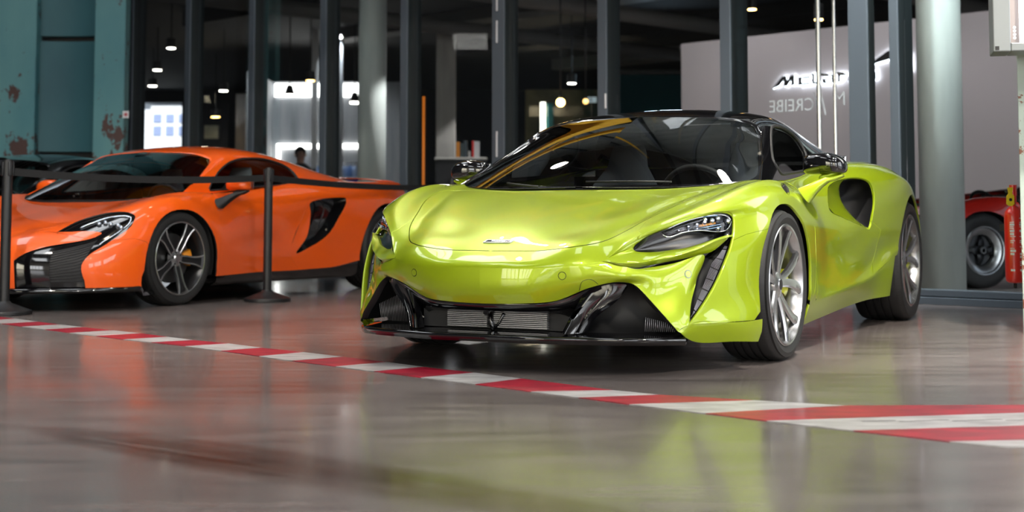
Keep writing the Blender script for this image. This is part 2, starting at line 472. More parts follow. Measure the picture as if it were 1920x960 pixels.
def tyre_mat():
    m = mat('tyre', (.016, .016, .017), .55); n, l, b = nodes(m)
    tc = n.new('ShaderNodeTexCoord'); sx = n.new('ShaderNodeSeparateXYZ'); l.new(tc.outputs['Object'], sx.inputs[0])
    at = n.new('ShaderNodeMath'); at.operation = 'ARCTAN2'; l.new(sx.outputs['X'], at.inputs[0]); l.new(sx.outputs['Y'], at.inputs[1])
    m1 = n.new('ShaderNodeMath'); m1.operation = 'MULTIPLY'; m1.inputs[1].default_value = 54/PI/1.0; l.new(at.outputs[0], m1.inputs[0])
    m2 = n.new('ShaderNodeMath'); m2.operation = 'MULTIPLY_ADD'; m2.inputs[1].default_value = 14; l.new(sx.outputs['Z'], m2.inputs[0]); l.new(m1.outputs[0], m2.inputs[2])
    fr = n.new('ShaderNodeMath'); fr.operation = 'FRACT'; l.new(m2.outputs[0], fr.inputs[0])
    gt = n.new('ShaderNodeMath'); gt.operation = 'GREATER_THAN'; gt.inputs[1].default_value = .12; l.new(fr.outputs[0], gt.inputs[0])
    le = n.new('ShaderNodeVectorMath'); le.operation = 'LENGTH'; cx = n.new('ShaderNodeCombineXYZ'); l.new(sx.outputs['X'], cx.inputs[0]); l.new(sx.outputs['Y'], cx.inputs[1]); l.new(cx.outputs[0], le.inputs[0])
    g2 = n.new('ShaderNodeMath'); g2.operation = 'LESS_THAN'; g2.inputs[1].default_value = .302; l.new(le.outputs['Value'], g2.inputs[0])
    mx = n.new('ShaderNodeMath'); mx.operation = 'MAXIMUM'; l.new(gt.outputs[0], mx.inputs[0]); l.new(g2.outputs[0], mx.inputs[1])
    bp = n.new('ShaderNodeBump'); bp.inputs['Strength'].default_value = 1; bp.inputs['Distance'].default_value = .004; l.new(mx.outputs[0], bp.inputs['Height']); l.new(bp.outputs[0], b.inputs['Normal'])
    return m
MAT['tyre'] = tyre_mat()

def text(body, size, ext, m, parent, name, bold=False, stretch=1.0, shear=0.0, align='CENTER', off=0.0):
    cu = bpy.data.curves.new(name, 'FONT'); cu.body = body; cu.size = size; cu.extrude = ext; cu.align_x = align
    cu.shear = shear
    if bold: cu.offset = size*.022
    if off: cu.offset = off
    tmp = bpy.data.objects.new(name+'_tmp', cu); C.objects.link(tmp)
    dg = bpy.context.evaluated_depsgraph_get(); me = bpy.data.meshes.new_from_object(tmp.evaluated_get(dg)); me.name = name
    bpy.data.objects.remove(tmp); bpy.data.curves.remove(cu)
    for v in me.vertices: v.co.x *= stretch
    me.materials.clear()
    return link(name, me, m, parent)

def wheel(root, x, y, R, W, rim, sg, style):
    e = bpy.data.objects.new('wheel', None); C.objects.link(e); e.parent = root; e.location = (x, y, R); e.empty_display_size = .05
    # local frame: X forward, Y up, Z outwards
    e.rotation_euler = (PI/2, 0, 0) if sg < 0 else (PI/2, 0, PI)
    # tyre
    h = R-rim
    prof = [(rim-.004, -.018), (rim+.003, -.006), (rim+.012, -.002), (rim+h*.45, .004), (rim+h*.75, -.001), (R-.016, -.010), (R-.006, -.020), (R-.0015, -.032)]
    n = 4; w0, w1 = -.034, -W+.034; blk = (w0-w1)/(n+1); g = .010
    for k in range(n):
        c = w0-blk*(k+1); prof += [(R, c+g/2+.001), (R-.007, c+g/2), (R-.007, c-g/2), (R, c-g/2-.001)]
    prof += [(R-.0015, -W+.032), (R-.006, -W+.020), (R-.016, -W+.01), (rim+h*.5, -W), (rim+.01, -W+.004), (rim-.01, -W+.02)]
    mb = MB(); mb.lathe(prof, 96); mb.build('tyre', MAT['tyre'], e, sharp=35)
    # rim barrel and lip
    mr = MAT['rim_silver']; inner = mr if style != 'orange' else MAT['rim_dark']
    mb = MB()
    mb.lathe([(rim+.0015, -.012), (rim+.0015, -.004), (rim-.003, -.001), (rim-.010, -.003), (rim-.016, -.014), (rim-.024, -.03), (rim-.030, -.06), (rim-.034, -.12), (rim-.045, -W*.75), (rim-.03, -W+.02)], 96)
    rm = mb.build('rim', [inner], e, sharp=40)
    if style == 'orange':
        mb = MB(); mb.lathe([(rim+.001, -.006), (rim+.001, -.002), (rim-.004, .0005), (rim-.010, -.002), (rim-.011, -.006)], 96); mb.build('rim_edge', mr, rm, sharp=40)
    def spoke(a0, a1, w_in, w_out, mi, name, z_in=-.040, z_out=-.008, bend=0.0, th=.022, r0=.04, wmid=None, rend=None):
        """curved tapering arm from hub to rim"""
        mb = MB(); rows = []; rend = rend or rim-.008
        for k in range(11):
            t = k/10; r = r0+(rend-r0)*t; a = a0+(a1-a0)*(t**1.1)+bend*math.sin(PI*t)
            w_ = w_in+(w_out-w_in)*t
            if wmid: w_ = w_in*(1-t)**2+wmid*2*t*(1-t)+w_out*t*t
            z = z_in+(z_out-z_in)*t**1.8+.006*math.sin(PI*t)
            er = Vector((math.sin(a), math.cos(a), 0)); et = Vector((math.cos(a), -math.sin(a), 0)); c = er*r
            rows.append([c-et*w_/2+Vector((0,0,z-.004)), c-et*w_*.18+Vector((0,0,z)), c+et*w_*.30+Vector((0,0,z-.001)), c+et*w_/2+Vector((0,0,z-.009)), c+et*w_*.36+Vector((0,0,z-th)), c-et*w_*.36+Vector((0,0,z-th))])
        mb.loft(rows, closed=True, caps=True); return mb.build(name, mi, rm, sharp=38)
    if style in ('lime', 'red'):
        for k in range(5):
            c = 2*PI*k/5+.12
            spoke(c-.14, c-.33, .036, .052, mr, 'spoke', bend=.03, wmid=.034)
            spoke(c+.14, c+.33, .036, .052, mr, 'spoke', bend=-.03, wmid=.034)
        mb = MB(); mb.lathe([(.0001, -.030), (.024, -.030), (.028, -.034), (.040, -.036), (.055, -.040), (.062, -.05), (.060, -.08)], 48); mb.build('hub', mr, rm, sharp=40)
        mb = MB(); mb.lathe([(.0001, -.0285), (.022, -.0285), (.024, -.031)], 32); mb.build('hub_cap', MAT['rim_dark'], rm, sharp=40)
    elif style == 'orange':
        for k in range(5):
            c = 2*PI*k/5+.45
            spoke(c, c, .050, .085, MAT['rim_dark'], 'spoke_core', z_in=-.046, z_out=-.016, wmid=.050)
            for q in (-1, 1):
                spoke(c+q*.40, c+q*.185, .013, .015, mr, 'spoke', z_in=-.036, z_out=-.003, th=.012, wmid=.013, r0=.045, bend=-q*.14)
        mb = MB(); mb.lathe([(.0001, -.028), (.026, -.028), (.03, -.036), (.058, -.040), (.06, -.07)], 48); mb.build('hub', mr, rm, sharp=40)
        for k in range(5):
            c = 2*PI*k/5+.45+PI/5; mb = MB(); p = Vector((.043*math.sin(c), .043*math.cos(c), -.038)); mb.cyl(p-Vector((0,0,.01)), p+Vector((0,0,.002)), .007, n=12); mb.build('wheel_nut', MAT['rim_dark'], rm, sharp=40)
    elif style == 'vintage':
        mb = MB(); mb.lathe([(rim-.004, -.004), (rim-.016, -.004), (rim-.022, -.02), (rim-.055, -.03), (rim-.075, -.045), (rim-.080, -.12)], 96); mb.build('deep_dish', mr, rm, sharp=40)
        mb = MB(); mb.lathe([(.001, -.085), (rim-.075, -.10), (rim-.075, -.12), (.001, -.12)], 64); mb.build('inner_dish', MAT['rim_dark'], rm, sharp=40)
        for k in range(4): spoke(PI/2*k+.1, PI/2*k+.1, .075, .035, MAT['rim_dark'], 'spoke', z_in=-.05, z_out=-.075, rend=rim-.08, th=.03)
        mb = MB(); mb.lathe([(.018, -.02), (.030, -.02), (.032, -.03), (.032, -.06)], 40); mb.build('hub_ring', mr, rm, sharp=40)
    # brake
    mb = MB(); rd = rim-.085
    mb.lathe([(.07, -.085), (rd, -.085), (rd, -.115), (.07, -.115)], 64, closed=True); mb.build('brake_disc', MAT['disc'], e, sharp=40)
    mb = MB(); rows = []
    s0 = -1.0 if style != 'orange' else -1.05
    # caliper sits behind the axle; X local points backwards for the left side
    sx = -1
    for k in range(13):
        a = (PI/2)*1.0 + (k-6)/6*.34
        er = Vector((math.sin(a)*(1 if sg > 0 else -1), math.cos(a), 0)); r1, r2 = rd-.080, rd+.005; t = 1-.35*abs((k-6)/6)**3
        rows.append([er*r1+Vector((0,0,-.058-.02*(1-t))), er*(r1+.03)+Vector((0,0,-.046-.03*(1-t))), er*(r2-.012)+Vector((0,0,-.046-.03*(1-t))), er*r2+Vector((0,0,-.062)), er*r2+Vector((0,0,-.13)), er*r1+Vector((0,0,-.13))])
    mb.loft(rows, closed=True, caps=True)
    mb.build('brake_caliper', MAT[{'orange': 'caliper_orange', 'vintage': 'rim_dark'}.get(style, 'caliper_lime')], e, sharp=40)
    return e
# ================================================================== lime sports car
GV = View(0.355084, 6.378261, 0.478731)
def P3(*a): return [tuple(x) for x in a]
def greenhouse(root, V, TS, cowl_uv, cfg, M_p, M_roof):
    M_blk, M_dark = MAT['gloss_black'], MAT['matt_black']
    def res(Pl, nn): Pl = np.asarray(Pl); t = chord(Pl); q = np.linspace(0, t[-1], nn); return np.stack([np.interp(q, t, Pl[:, i]) for i in range(3)], 1)
    # ---- greenhouse
    Gl = [
     [(-.64,0,1.128),(-.75,0,1.152),(-.95,0,1.18),(-1.2,0,1.192),(-1.5,0,1.178),(-1.8,0,1.135),(-2.1,0,1.075),(-2.5,0,.99),(-2.8,0,.93)],
     [(-.655,.3,1.117),(-.75,.3,1.138),(-.95,.3,1.166),(-1.2,.3,1.178),(-1.5,.29,1.162),(-1.8,.29,1.12),(-2.1,.3,1.06),(-2.5,.32,.98),(-2.8,.33,.925)],
     [(-.685,.50,1.098),(-.78,.49,1.12),(-.95,.48,1.143),(-1.2,.47,1.152),(-1.5,.46,1.133),(-1.8,.46,1.092),(-2.1,.47,1.035),(-2.5,.5,.965),(-2.8,.52,.92)],
     [(-.70,.605,1.062),(-.80,.585,1.092),(-.95,.572,1.113),(-1.15,.563,1.118),(-1.4,.56,1.098),(-1.65,.56,1.062),(-1.95,.57,1.012),(-2.3,.59,.955),(-2.6,.6,.922)],
     [(-.60,.648,.998),(-.72,.635,1.038),(-.88,.625,1.062),(-1.08,.617,1.067),(-1.3,.62,1.048),(-1.55,.625,1.008),(-1.85,.64,.96),(-2.2,.65,.925),(-2.55,.65,.905)],
     [(-.42,.708,.897),(-.58,.696,.92),(-.78,.683,.94),(-1.02,.675,.948),(-1.28,.677,.945),(-1.55,.685,.93),(-1.85,.695,.92),(-2.2,.70,.91),(-2.55,.69,.895)],
     [(-.17,.775,.778),(-.40,.764,.786),(-.65,.748,.793),(-.92,.733,.812),(-1.2,.722,.842),(-1.5,.722,.875),(-1.85,.735,.905),(-2.2,.735,.91),(-2.55,.72,.895)],
    ]
    gts = np.linspace(0, 1, 13)**1.1
    Gg = np.array([lerp_rows(l, l[0][0]+(l[-1][0]-l[0][0])*gts) for l in Gl]).transpose(1, 0, 2)
    GP = Patch(Gg).orient((-1, 4, 5))
    wq = GP.trace(V, cfg['win']); wq[:, 1] = np.minimum(wq[:, 1], GP.Lv*.965); wl = smooth_loop(wq, 3)
    rwq = GP.plan([(-1.70,.0),(-1.70,.38),(-1.80,.45),(-2.25,.45),(-2.5,.40),(-2.56,.0)]); rwl = np.vstack([[(rwq[0][0], -.05)], smooth_line(rwq, 3), [(rwq[-1][0], -.05)]])
    gv, gT, gc = GP.mesh([wl, rwl], 100, 70); gi = pip(gc, wl); gr = pip(gc, rwl)
    g0_ = Skin(); g0_.region(GP, gv, gT[gr], gap=0, depth=0, off=-.004, flange=False); g0_.mirrored(); g0_.build('rear_window', MAT['side_glass'], root)
    g1 = Skin(); g1.region(GP, gv, gT[~gi & ~gr], gapf=lambda uv: uv[1] > 1e-6 and uv[1] < GP.Lv-1e-6, gap=.0, depth=.02); g1.mirrored(); roof = g1.build('roof', M_roof, root)
    g2 = Skin(); g2.region(GP, gv, gT[gi], gap=.002, depth=0, off=-.008, flange=False)
    both(root, 'side_window', g2, MAT['side_glass'])
    # window seal ring
    wp = GP.samp(wl)-GP.samp(wl, GP.Nn)*.003
    for sgn in (1, -1): MB().tube(wp*[1, sgn, 1], .009, 6, closed=True).build('window_seal', MAT['rubber'], root)
    # windscreen
    ck = curve3([(.105,0,.752),(.097,.3,.748),(.045,.52,.752),(-.055,.665,.765),(-.15,.75,.777)], 40)
    hk = curve3([(-.63,0,1.124),(-.645,.3,1.112),(-.668,.48,1.092),(-.68,.575,1.06)], 40)
    side = np.array([(-.165,.766,.778),(-.30,.733,.84),(-.45,.695,.905),(-.56,.655,.965),(-.655,.618,1.025),(-.69,.598,1.058)])
    rows = []
    tt = chord(side); tt /= tt[-1]
    sd = nat_M(tt, np.linspace(0, 1, 24)) @ side
    for k, t in enumerate(np.linspace(0, 1, 24)):
        b = ck+(hk-ck)*t; e_ = sd[k]-b[-1]; wgt = np.linspace(0, 1, 40)[:, None]**3
        bul = .035*math.sin(PI*t)*(1-np.linspace(0, 1, 40)**2)[:, None]*np.array([.5, 0, .85])
        rows.append(b+e_*wgt+bul)
    WS = Patch(np.array(rows)[::3][:, ::5][:, :]) if False else Patch(np.array([r[[0,6,12,18,24,30,35,39]] for r in rows[::4]]+[rows[-1][[0,6,12,18,24,30,35,39]]])).orient((6, 0, 5))
    gl_px = smooth_line(cfg['glass'], 4)
    gu = WS.trace(V, gl_px) if not cfg.get('plan') else WS.near(gl_px); gu[:, 1] = np.maximum(gu[:, 1], 0)
    gl_loop = np.vstack([[(gu[0][0], -.05)], gu, [(gu[-1][0], -.05)]])
    wv, wT, wc = WS.mesh([gl_loop], 50, 50); wi = pip(wc, gl_loop)
    w1 = Skin(); w1.region(WS, wv, wT[wi], gap=0, depth=0, flange=False); w1.mirrored(); ws = w1.build('windscreen', MAT['car_glass'], root)
    w2 = Skin(); w2.region(WS, wv, wT[~wi], gap=0, depth=.012, gapf=lambda uv: uv[1] > 1e-6, off=.001); w2.mirrored(); w2.build('windscreen_surround', M_blk, root)
    w3 = Skin()
    b1 = sd; b2 = sd+np.array([-.02,.012,.006]); g0 = GP.samp(np.stack([np.zeros(24), np.linspace(GP.Lv, GP.near([(-.70,.605,1.062)])[0][1], 24)], 1))
    lofts(w3, [sd, (sd*.6+g0*.4)+[.003,.006,.006], g0], (3, 5, 2)); both(root, 'pillar', w3, M_roof)
    # header strip between glass and roof
    w4 = Skin(); top_ = WS.samp(np.stack([np.full(40, WS.Lu), np.linspace(0, WS.Lv, 40)], 1)); rf = GP.samp(np.stack([np.zeros(40), np.linspace(0, GP.near([(-.70,.605,1.062)])[0][1], 40)], 1))
    lofts(w4, [top_, (top_+rf)/2+[0,0,.003], rf], (0, 0, 6)); w4.mirrored(); w4.build('header_strip', M_roof if M_roof is M_blk else M_roof, root)
    # cowl tray closing hood to glass
    w5 = Skin(); cwl = TS.samp(cowl_uv); cw = res(cwl, 40); lofts(w5, [cw+[.02,0,-.01], (cw+ck)/2+[0,0,-.015], ck+[-.01,0,-.004]], (0, 0, 6)); w5.mirrored(); w5.build('cowl', M_dark, root)
    # ---- floor of the cabin, dashboard, seats, wheel
    mb = MB(); mb.box(-1.75,.1,-.72,.72,.18,.22); mb.box(-1.78,-1.70,-.72,.72,.2,.90); mb.box(-1.7,-.45,-.78,.78,.145,.165); mb.box(-1.78,-1.4,-.72,.72,.22,.85); mb.box(-1.75,.0,.70,.735,.2,.76); mb.box(-1.75,.0,-.735,-.70,.2,.76); mb.build('cabin_tub', MAT['cabin'], root)
    dk = Skin(); d0 = ck*[1,.97,1]+[-.03,0,-.02]; d1 = np.array([(-.30-.02*math.cos(y*3), y, .742) for y in np.linspace(0, .72, 40)]); d2 = d1+[-.12,0,-.05]; d3 = d1+[-.14,0,-.3]
    lofts(dk, [d0, (d0+d1)/2+[0,0,.008], d1, d2, d3], (0, 0, 5)); dk.mirrored(); dk.build('dashboard', MAT['cabin'], root)
    for sy in (1, -1):
        st_ = MB(); yc = .36*sy
        rows = []
        for (x, z, wd, th) in [(-1.02,.26,.22,.06),(-1.12,.42,.25,.08),(-1.22,.62,.255,.09),(-1.30,.80,.19,.08),(-1.34,.90,.12,.06),(-1.36,.98,.105,.05),(-1.37,1.02,.09,.03)]:
            rows.append([(x+th*math.cos(a)*.9, yc+wd*math.copysign(abs(math.sin(a))**.7, math.sin(a)), z) for a in np.linspace(0, 2*PI, 20, endpoint=False)])
        st_.loft(rows, closed=True, caps=True); st_.box(-1.05,-.5,yc-.24,yc+.24,.24,.36,.04); st_.build('seat', MAT['seat'], root)
    mb = MB(); Ms = Matrix.Translation((-.50,.36,.70)) @ Matrix.Rotation(math.radians(-68), 4, 'Y')
    ring = [Ms @ Vector((.17*math.cos(a), .18*math.sin(a), 0)) for a in np.linspace(0, 2*PI, 40, endpoint=False)]
    mb.tube(ring, .014, 8, closed=True); mb.tube([Ms@Vector((-.0,-.17,0)), Ms@Vector((0,0,-.02)), Ms@Vector((0,.17,0))], .016, 6); mb.tube([Ms@Vector((0,0,-.02)), Ms@Vector((-.16,0,0))], .016, 6); mb.build('steering_wheel', MAT['cabin'], root)
    mb = MB(); mb.prism([(-.09,-.022),(.09,-.022),(.085,.022),(-.085,.022)], -.01, .01, Matrix.Translation((-.62,0,1.065)) @ Matrix.Rotation(PI/2, 4, 'Z') @ Matrix.Rotation(PI/2, 4, 'X')); mb.build('rear_view_mirror', MAT['cabin'], root)
    return WS
def mirrors(root, M_blk, M_p):
    V = GV
    # ---- door mirrors
    for sgn in (1, -1):
        mm = MB(); rows = []
        # housing: super-ellipse sections across, inner to outer (y)
        for y, xc_, zc, a, b in [(.850,-.60,.862,.02,.022),(.858,-.60,.862,.045,.045),(.90,-.598,.866,.062,.051),(.95,-.59,.868,.072,.054),(1.0,-.585,.865,.072,.050),(1.035,-.582,.858,.060,.042),(1.056,-.585,.850,.034,.026),(1.062,-.588,.847,.010,.010)]:
            rows.append([(xc_+a*math.copysign(abs(math.cos(q))**.75, math.cos(q)), y*sgn, zc+b*math.copysign(abs(math.sin(q))**.75, math.sin(q))) for q in np.linspace(0, 2*PI, 28, endpoint=False)])
        mm.loft(rows, closed=True, caps=True); hs = mm.build('mirror_housing', M_blk, root, sub=1)
        mm = MB(); rows = []
        for y, x_, z, a, b in [(1.05,-.585,.835,.022,.010),(1.01,-.585,.818,.034,.013),(.96,-.585,.804,.040,.016),(.93,-.58,.795,.042,.018)]:
            rows.append([(x_+a*math.cos(q), y*sgn, z+b*math.sin(q)) for q in np.linspace(0, 2*PI, 16, endpoint=False)])
        mm.loft(rows, closed=True, caps=True)
        mm.build('mirror_lower_shell', M_p, hs, sub=1)
        mm = MB(); rows = []
        for (p_t, p_b, x_, wd) in [((1581,326),(1583,331),-.585,.020),((1562,330),(1568,338),-.575,.030),((1549,331.5),(1555,341),-.56,.034),((1532,338),(1542,351),-.53,.036),((1515,346),(1530,364),-.49,.038),((1499,352.5),(1518,380),-.44,.040)]:
            t_, b_ = V.pt(*p_t, x=x_), V.pt(*p_b, x=x_); c_ = (t_+b_)/2; h_ = (t_-b_)/2
            rows.append([tuple((c_+h_*math.copysign(abs(math.sin(q))**.5, math.sin(q))+np.array([wd*math.copysign(abs(math.cos(q))**.6, math.cos(q)), 0, 0]))*[1, sgn, 1]) for q in np.linspace(0, 2*PI, 24, endpoint=False)])
        mm.loft(rows, closed=True, caps=True); mm.build('mirror_arm', M_p, hs, sharp=50)
        mm = MB(); mm.box(-.668,-.655,min(.87*sgn,1.04*sgn),max(.87*sgn,1.04*sgn),.825,.905,.006); mm.build('mirror_glass', MAT['chrome'], hs)
def rear_and_wheels(root, TS, wb, yw, fr, rr, style):
    M_dark = MAT['matt_black']
    # ---- rear end: closing panel, lamps, diffuser
    tl = Skin(); eu = np.stack([np.full(60, TS.Lu), np.linspace(0, TS.Lv, 60)], 1); ep = TS.samp(eu); c_ = ep*[1,.85,1]+[-.2,0,-.04]; c_[:, 2] = np.maximum(c_[:, 2], .34)
    lofts(tl, [ep, ep*[1,.96,1]+[-.08,0,-.01], c_, c_*[1,.0,1]+[-.03,0,0]], (-9, 0, .5)); tl.mirrored(); tl.build('tail_panel', M_dark, root)
    # ---- wheels and wells
    for (x, y, kind) in [(0,yw,'f'),(0,-yw,'f'),(-wb,yw,'r'),(-wb,-yw,'r')]:
        R, W, rim = fr if kind == 'f' else rr
        wheel(root, x, y, R, W, rim, 1 if y > 0 else -1, style)
        mb = MB(); sg = 1 if y > 0 else -1; Rw = R+.045
        prof = [(Rw*math.cos(a), R+Rw*math.sin(a)) for a in np.linspace(-.35, PI+.35, 30)]
        mb.loft([[(x+p[0], yy, p[1]) for p in prof] for yy in ((y-.02*sg), y-.40*sg)]); mb.bm.faces.new([mb.bm.verts.new((x+p[0], y-.40*sg, p[1])) for p in prof]); mb.build('wheel_well', MAT['cabin'], root, recalc=False)
def build_lime():
    V = GV
    # longitudinal body lines, each from the front edge of the skin backwards: (x forward, y out, z up) in metres
    L = [
     [(1.045,0,.4265),(1.0,0,.455),(.957,0,.478),(.85,0,.532),(.7,0,.588),(.5,0,.647),(.3,0,.698),(.1,0,.742),(-.2,0,.79),(-.8,0,.84),(-1.7,0,.88),(-2.3,0,.88),(-3.15,0,.85)],
     [(1.040,.12,.427),(.997,.124,.4555),(.956,.13,.4795),(.85,.145,.531),(.7,.17,.587),(.5,.20,.646),(.3,.23,.697),(.1,.25,.741),(-.2,.28,.788),(-.8,.28,.84),(-1.7,.26,.88),(-2.3,.26,.88),(-3.15,.26,.85)],
     [(1.022,.24,.4275),(.985,.246,.459),(.953,.253,.4855),(.85,.29,.529),(.7,.33,.583),(.5,.39,.643),(.3,.435,.695),(.1,.48,.739),(-.2,.53,.786),(-.8,.52,.84),(-1.7,.5,.89),(-2.3,.5,.885),(-3.15,.5,.852)],
     [(.998,.335,.430),(.97,.342,.464),(.945,.349,.4905),(.85,.37,.5335),(.7,.425,.588),(.5,.495,.650),(.3,.548,.703),(.1,.59,.741),(-.2,.635,.785),(-.8,.61,.842),(-1.7,.58,.90),(-2.3,.58,.90),(-3.15,.56,.855)],
     [(.965,.41,.434),(.935,.413,.470),(.90,.416,.502),(.82,.435,.5355),(.7,.49,.581),(.5,.555,.645),(.3,.612,.70),(.1,.655,.742),(-.2,.695,.785),(-.8,.68,.845),(-1.7,.655,.92),(-2.3,.66,.92),(-3.15,.61,.856)],
     [(.92,.476,.4435),(.87,.475,.500),(.814,.48,.533),(.75,.512,.566),(.67,.545,.597),(.53,.597,.647),(.344,.662,.702),(.165,.70,.738),(0,.725,.765),(-.2,.745,.785),(-.45,.755,.785),(-.75,.74,.80),(-1.1,.72,.838),(-1.5,.725,.893),(-2,.74,.93),(-2.5,.73,.935),(-3.15,.66,.855)],
     [(.842,.54,.511),(.77,.565,.558),(.7,.60,.59),(.5,.675,.657),(.3,.735,.714),(.1,.775,.753),(-.1,.79,.775),(-.3,.79,.781),(-.45,.79,.778),(-.75,.765,.797),(-1.1,.745,.835),(-1.5,.75,.888),(-2,.77,.925),(-2.5,.76,.928),(-3.15,.69,.845)],
     [(.727,.633,.572),(.6,.70,.628),(.45,.76,.682),(.3,.80,.724),(.15,.825,.756),(0,.84,.775),(-.15,.845,.779),(-.3,.84,.772),(-.45,.83,.762),(-.7,.80,.775),(-1.0,.775,.81),(-1.3,.77,.853),(-1.6,.785,.89),(-1.9,.805,.912),(-2.2,.82,.92),(-2.5,.82,.917),(-2.8,.80,.89),(-3.15,.745,.81)],
     [(.605,.733,.619),(.5,.785,.652),(.4,.825,.682),(.3,.855,.706),(.15,.88,.734),(0,.89,.748),(-.15,.892,.748),(-.3,.886,.735),(-.45,.878,.715),(-.7,.848,.715),(-1.0,.825,.745),(-1.3,.825,.795),(-1.6,.845,.84),(-1.9,.865,.868),(-2.2,.88,.882),(-2.5,.885,.878),(-2.8,.865,.845),(-3.15,.80,.77)],
     [(.478,.823,.636),(.40,.865,.652),(.3,.895,.67),(.15,.915,.692),(0,.923,.703),(-.15,.922,.70),(-.3,.915,.685),(-.45,.905,.66),(-.7,.88,.645),(-1.0,.86,.665),(-1.3,.86,.71),(-1.6,.885,.765),(-1.9,.91,.80),(-2.2,.93,.82),(-2.64,.935,.815),(-3.15,.85,.72)],
     [(.435,.845,.612),(.38,.878,.618),(.3,.908,.626),(.15,.932,.64),(0,.938,.648),(-.2,.935,.637),(-.45,.925,.60),(-.8,.90,.575),(-1.2,.88,.61),(-1.6,.90,.67),(-1.9,.925,.715),(-2.2,.945,.745),(-2.64,.95,.755),(-3.15,.875,.67)],
     [(.488,.861,.535),(.40,.905,.548),(.25,.94,.58),(0,.95,.60),(-.3,.945,.585),(-.6,.92,.53),(-1,.895,.52),(-1.5,.90,.57),(-1.9,.925,.63),(-2.2,.948,.66),(-2.64,.96,.68),(-3.15,.89,.61)],
     [(.561,.855,.443),(.45,.91,.445),(.3,.94,.455),(0,.955,.46),(-.37,.945,.45),(-.8,.90,.435),(-1.2,.885,.44),(-1.6,.895,.475),(-1.9,.92,.52),(-2.2,.945,.54),(-2.64,.965,.56),(-3.15,.9,.52)],
     [(.623,.834,.354),(.5,.90,.346),(.4,.935,.335),(0,.955,.33),(-.37,.942,.325),(-.8,.905,.345),(-1.2,.888,.355),(-1.6,.885,.38),(-1.9,.895,.415),(-2.2,.935,.455),(-2.64,.965,.45),(-3.15,.9,.43)],
     [(.69,.798,.263),(.55,.882,.258),(.42,.948,.245),(0,.952,.24),(-.37,.938,.256),(-.8,.915,.275),(-1.2,.90,.29),(-1.6,.885,.315),(-1.9,.892,.345),(-2.2,.938,.418),(-2.64,.955,.41),(-3.15,.89,.38)],
     [(.745,.764,.199),(.6,.862,.2),(.42,.950,.203),(0,.95,.205),(-.42,.925,.22),(-.8,.92,.24),(-1.3,.905,.263),(-1.72,.90,.29),(-2.0,.91,.34),(-2.2,.935,.395),(-2.64,.94,.38),(-3.15,.88,.34)],
    ]
    ts = np.array([0,.012,.03,.055,.085,.12,.16,.20,.245,.29,.335,.385,.44,.50,.56,.62,.68,.74,.80,.86,.93,1.0])
    G = np.array([lerp_rows(l, l[0][0]+(l[-1][0]-l[0][0])*ts) for l in L]).transpose(1, 0, 2)
    TS = Patch(G).orient((0, 6, 6))
    # --- bumper face
    cols = [
     [(1.045,0,.4265),(1.05,0,.365),(1.042,0,.315),(1.02,0,.272)],
     [(1.040,.12,.427),(1.045,.117,.365),(1.037,.113,.316),(1.016,.108,.2735)],
     [(1.022,.24,.4275),(1.026,.236,.366),(1.018,.230,.320),(1.0,.222,.279)],
     [(.998,.335,.430),(.996,.333,.387),(.988,.325,.34),(.965,.315,.294)],
     [(.965,.41,.434),(.969,.402,.392),(.964,.394,.356),(.943,.398,.330)],
     [(.92,.476,.4435),(.938,.462,.405),(.938,.452,.375),(.925,.45,.348)],
     [(.862,.581,.413),(.885,.565,.392),(.892,.55,.376),(.895,.52,.362)],
     [(.79,.628,.419),(.828,.622,.39),(.845,.60,.368),(.857,.565,.357)],
     [(.70,.707,.438),(.78,.67,.375),(.82,.635,.345),(.846,.598,.336)],
     [(.605,.779,.457),(.715,.72,.36),(.79,.67,.31),(.83,.64,.288)],
     [(.628,.757,.380),(.72,.735,.31),(.785,.695,.275),(.818,.672,.25)],
     [(.664,.757,.336),(.735,.74,.277),(.782,.718,.243),(.807,.704,.212)],
     [(.704,.757,.283),(.742,.75,.242),(.778,.735,.213),(.798,.719,.192)],
     [(.745,.764,.199),(.76,.757,.193),(.778,.742,.183),(.787,.732,.172)],
    ]
    BP = Patch(np.array(cols)).orient((8, 2, .3))
    # --- lower facet under the ridge
    fr = [(.787,.732,.172),(.745,.764,.199),(.6,.862,.2),(.42,.950,.203),(.2,.952,.204),(0,.95,.205),(-.2,.94,.212),(-.42,.925,.22),(-.8,.92,.24),(-1.3,.905,.263),(-1.72,.90,.29),(-2.0,.91,.34),(-2.2,.935,.395),(-2.4,.94,.39),(-2.64,.94,.38),(-2.9,.92,.36),(-3.15,.88,.34)]
    fb = [(.768,.744,.158),(.712,.757,.133),(.56,.85,.120),(.405,.932,.112),(.2,.93,.11),(0,.92,.11),(-.2,.90,.11),(-.42,.885,.118),(-.8,.875,.132),(-1.3,.86,.148),(-1.72,.855,.158),(-2.0,.87,.162),(-2.2,.90,.165),(-2.4,.90,.17),(-2.64,.90,.18),(-2.9,.89,.19),(-3.15,.86,.2)]
    def arr(p): p = np.array(p); return p
    FC = Patch(np.stack([arr(fr), (arr(fr)+arr(fb))/2+[0, .004, 0], arr(fb)], 1)).orient((0, 6, 0.1))
    # ---- outlines on the skin
    hood3 = [(.957,-.05,.478),(.957,0,.478),(.957,.06,.478),(.955,.19,.482),(.947,.31,.49),(.925,.37,.498),(.872,.435,.515),(.814,.474,.533),(.75,.512,.566),(.671,.545,.597),(.53,.597,.647),(.344,.662,.702),(.165,.70,.738)]
    h_uv = smooth_line(TS.near(hood3[1:]), 4)
    cowl = [(.12,-.02),(.12,0),(.112,.3),(.06,.52),(-.04,.67),(-.165,.752)]
    cowl_uv = smooth_line(TS.plan(cowl[1:]), 4)
    hr = TS.plan([(.112,.688),(.085,.56),(.135,.3),(.14,.0)])
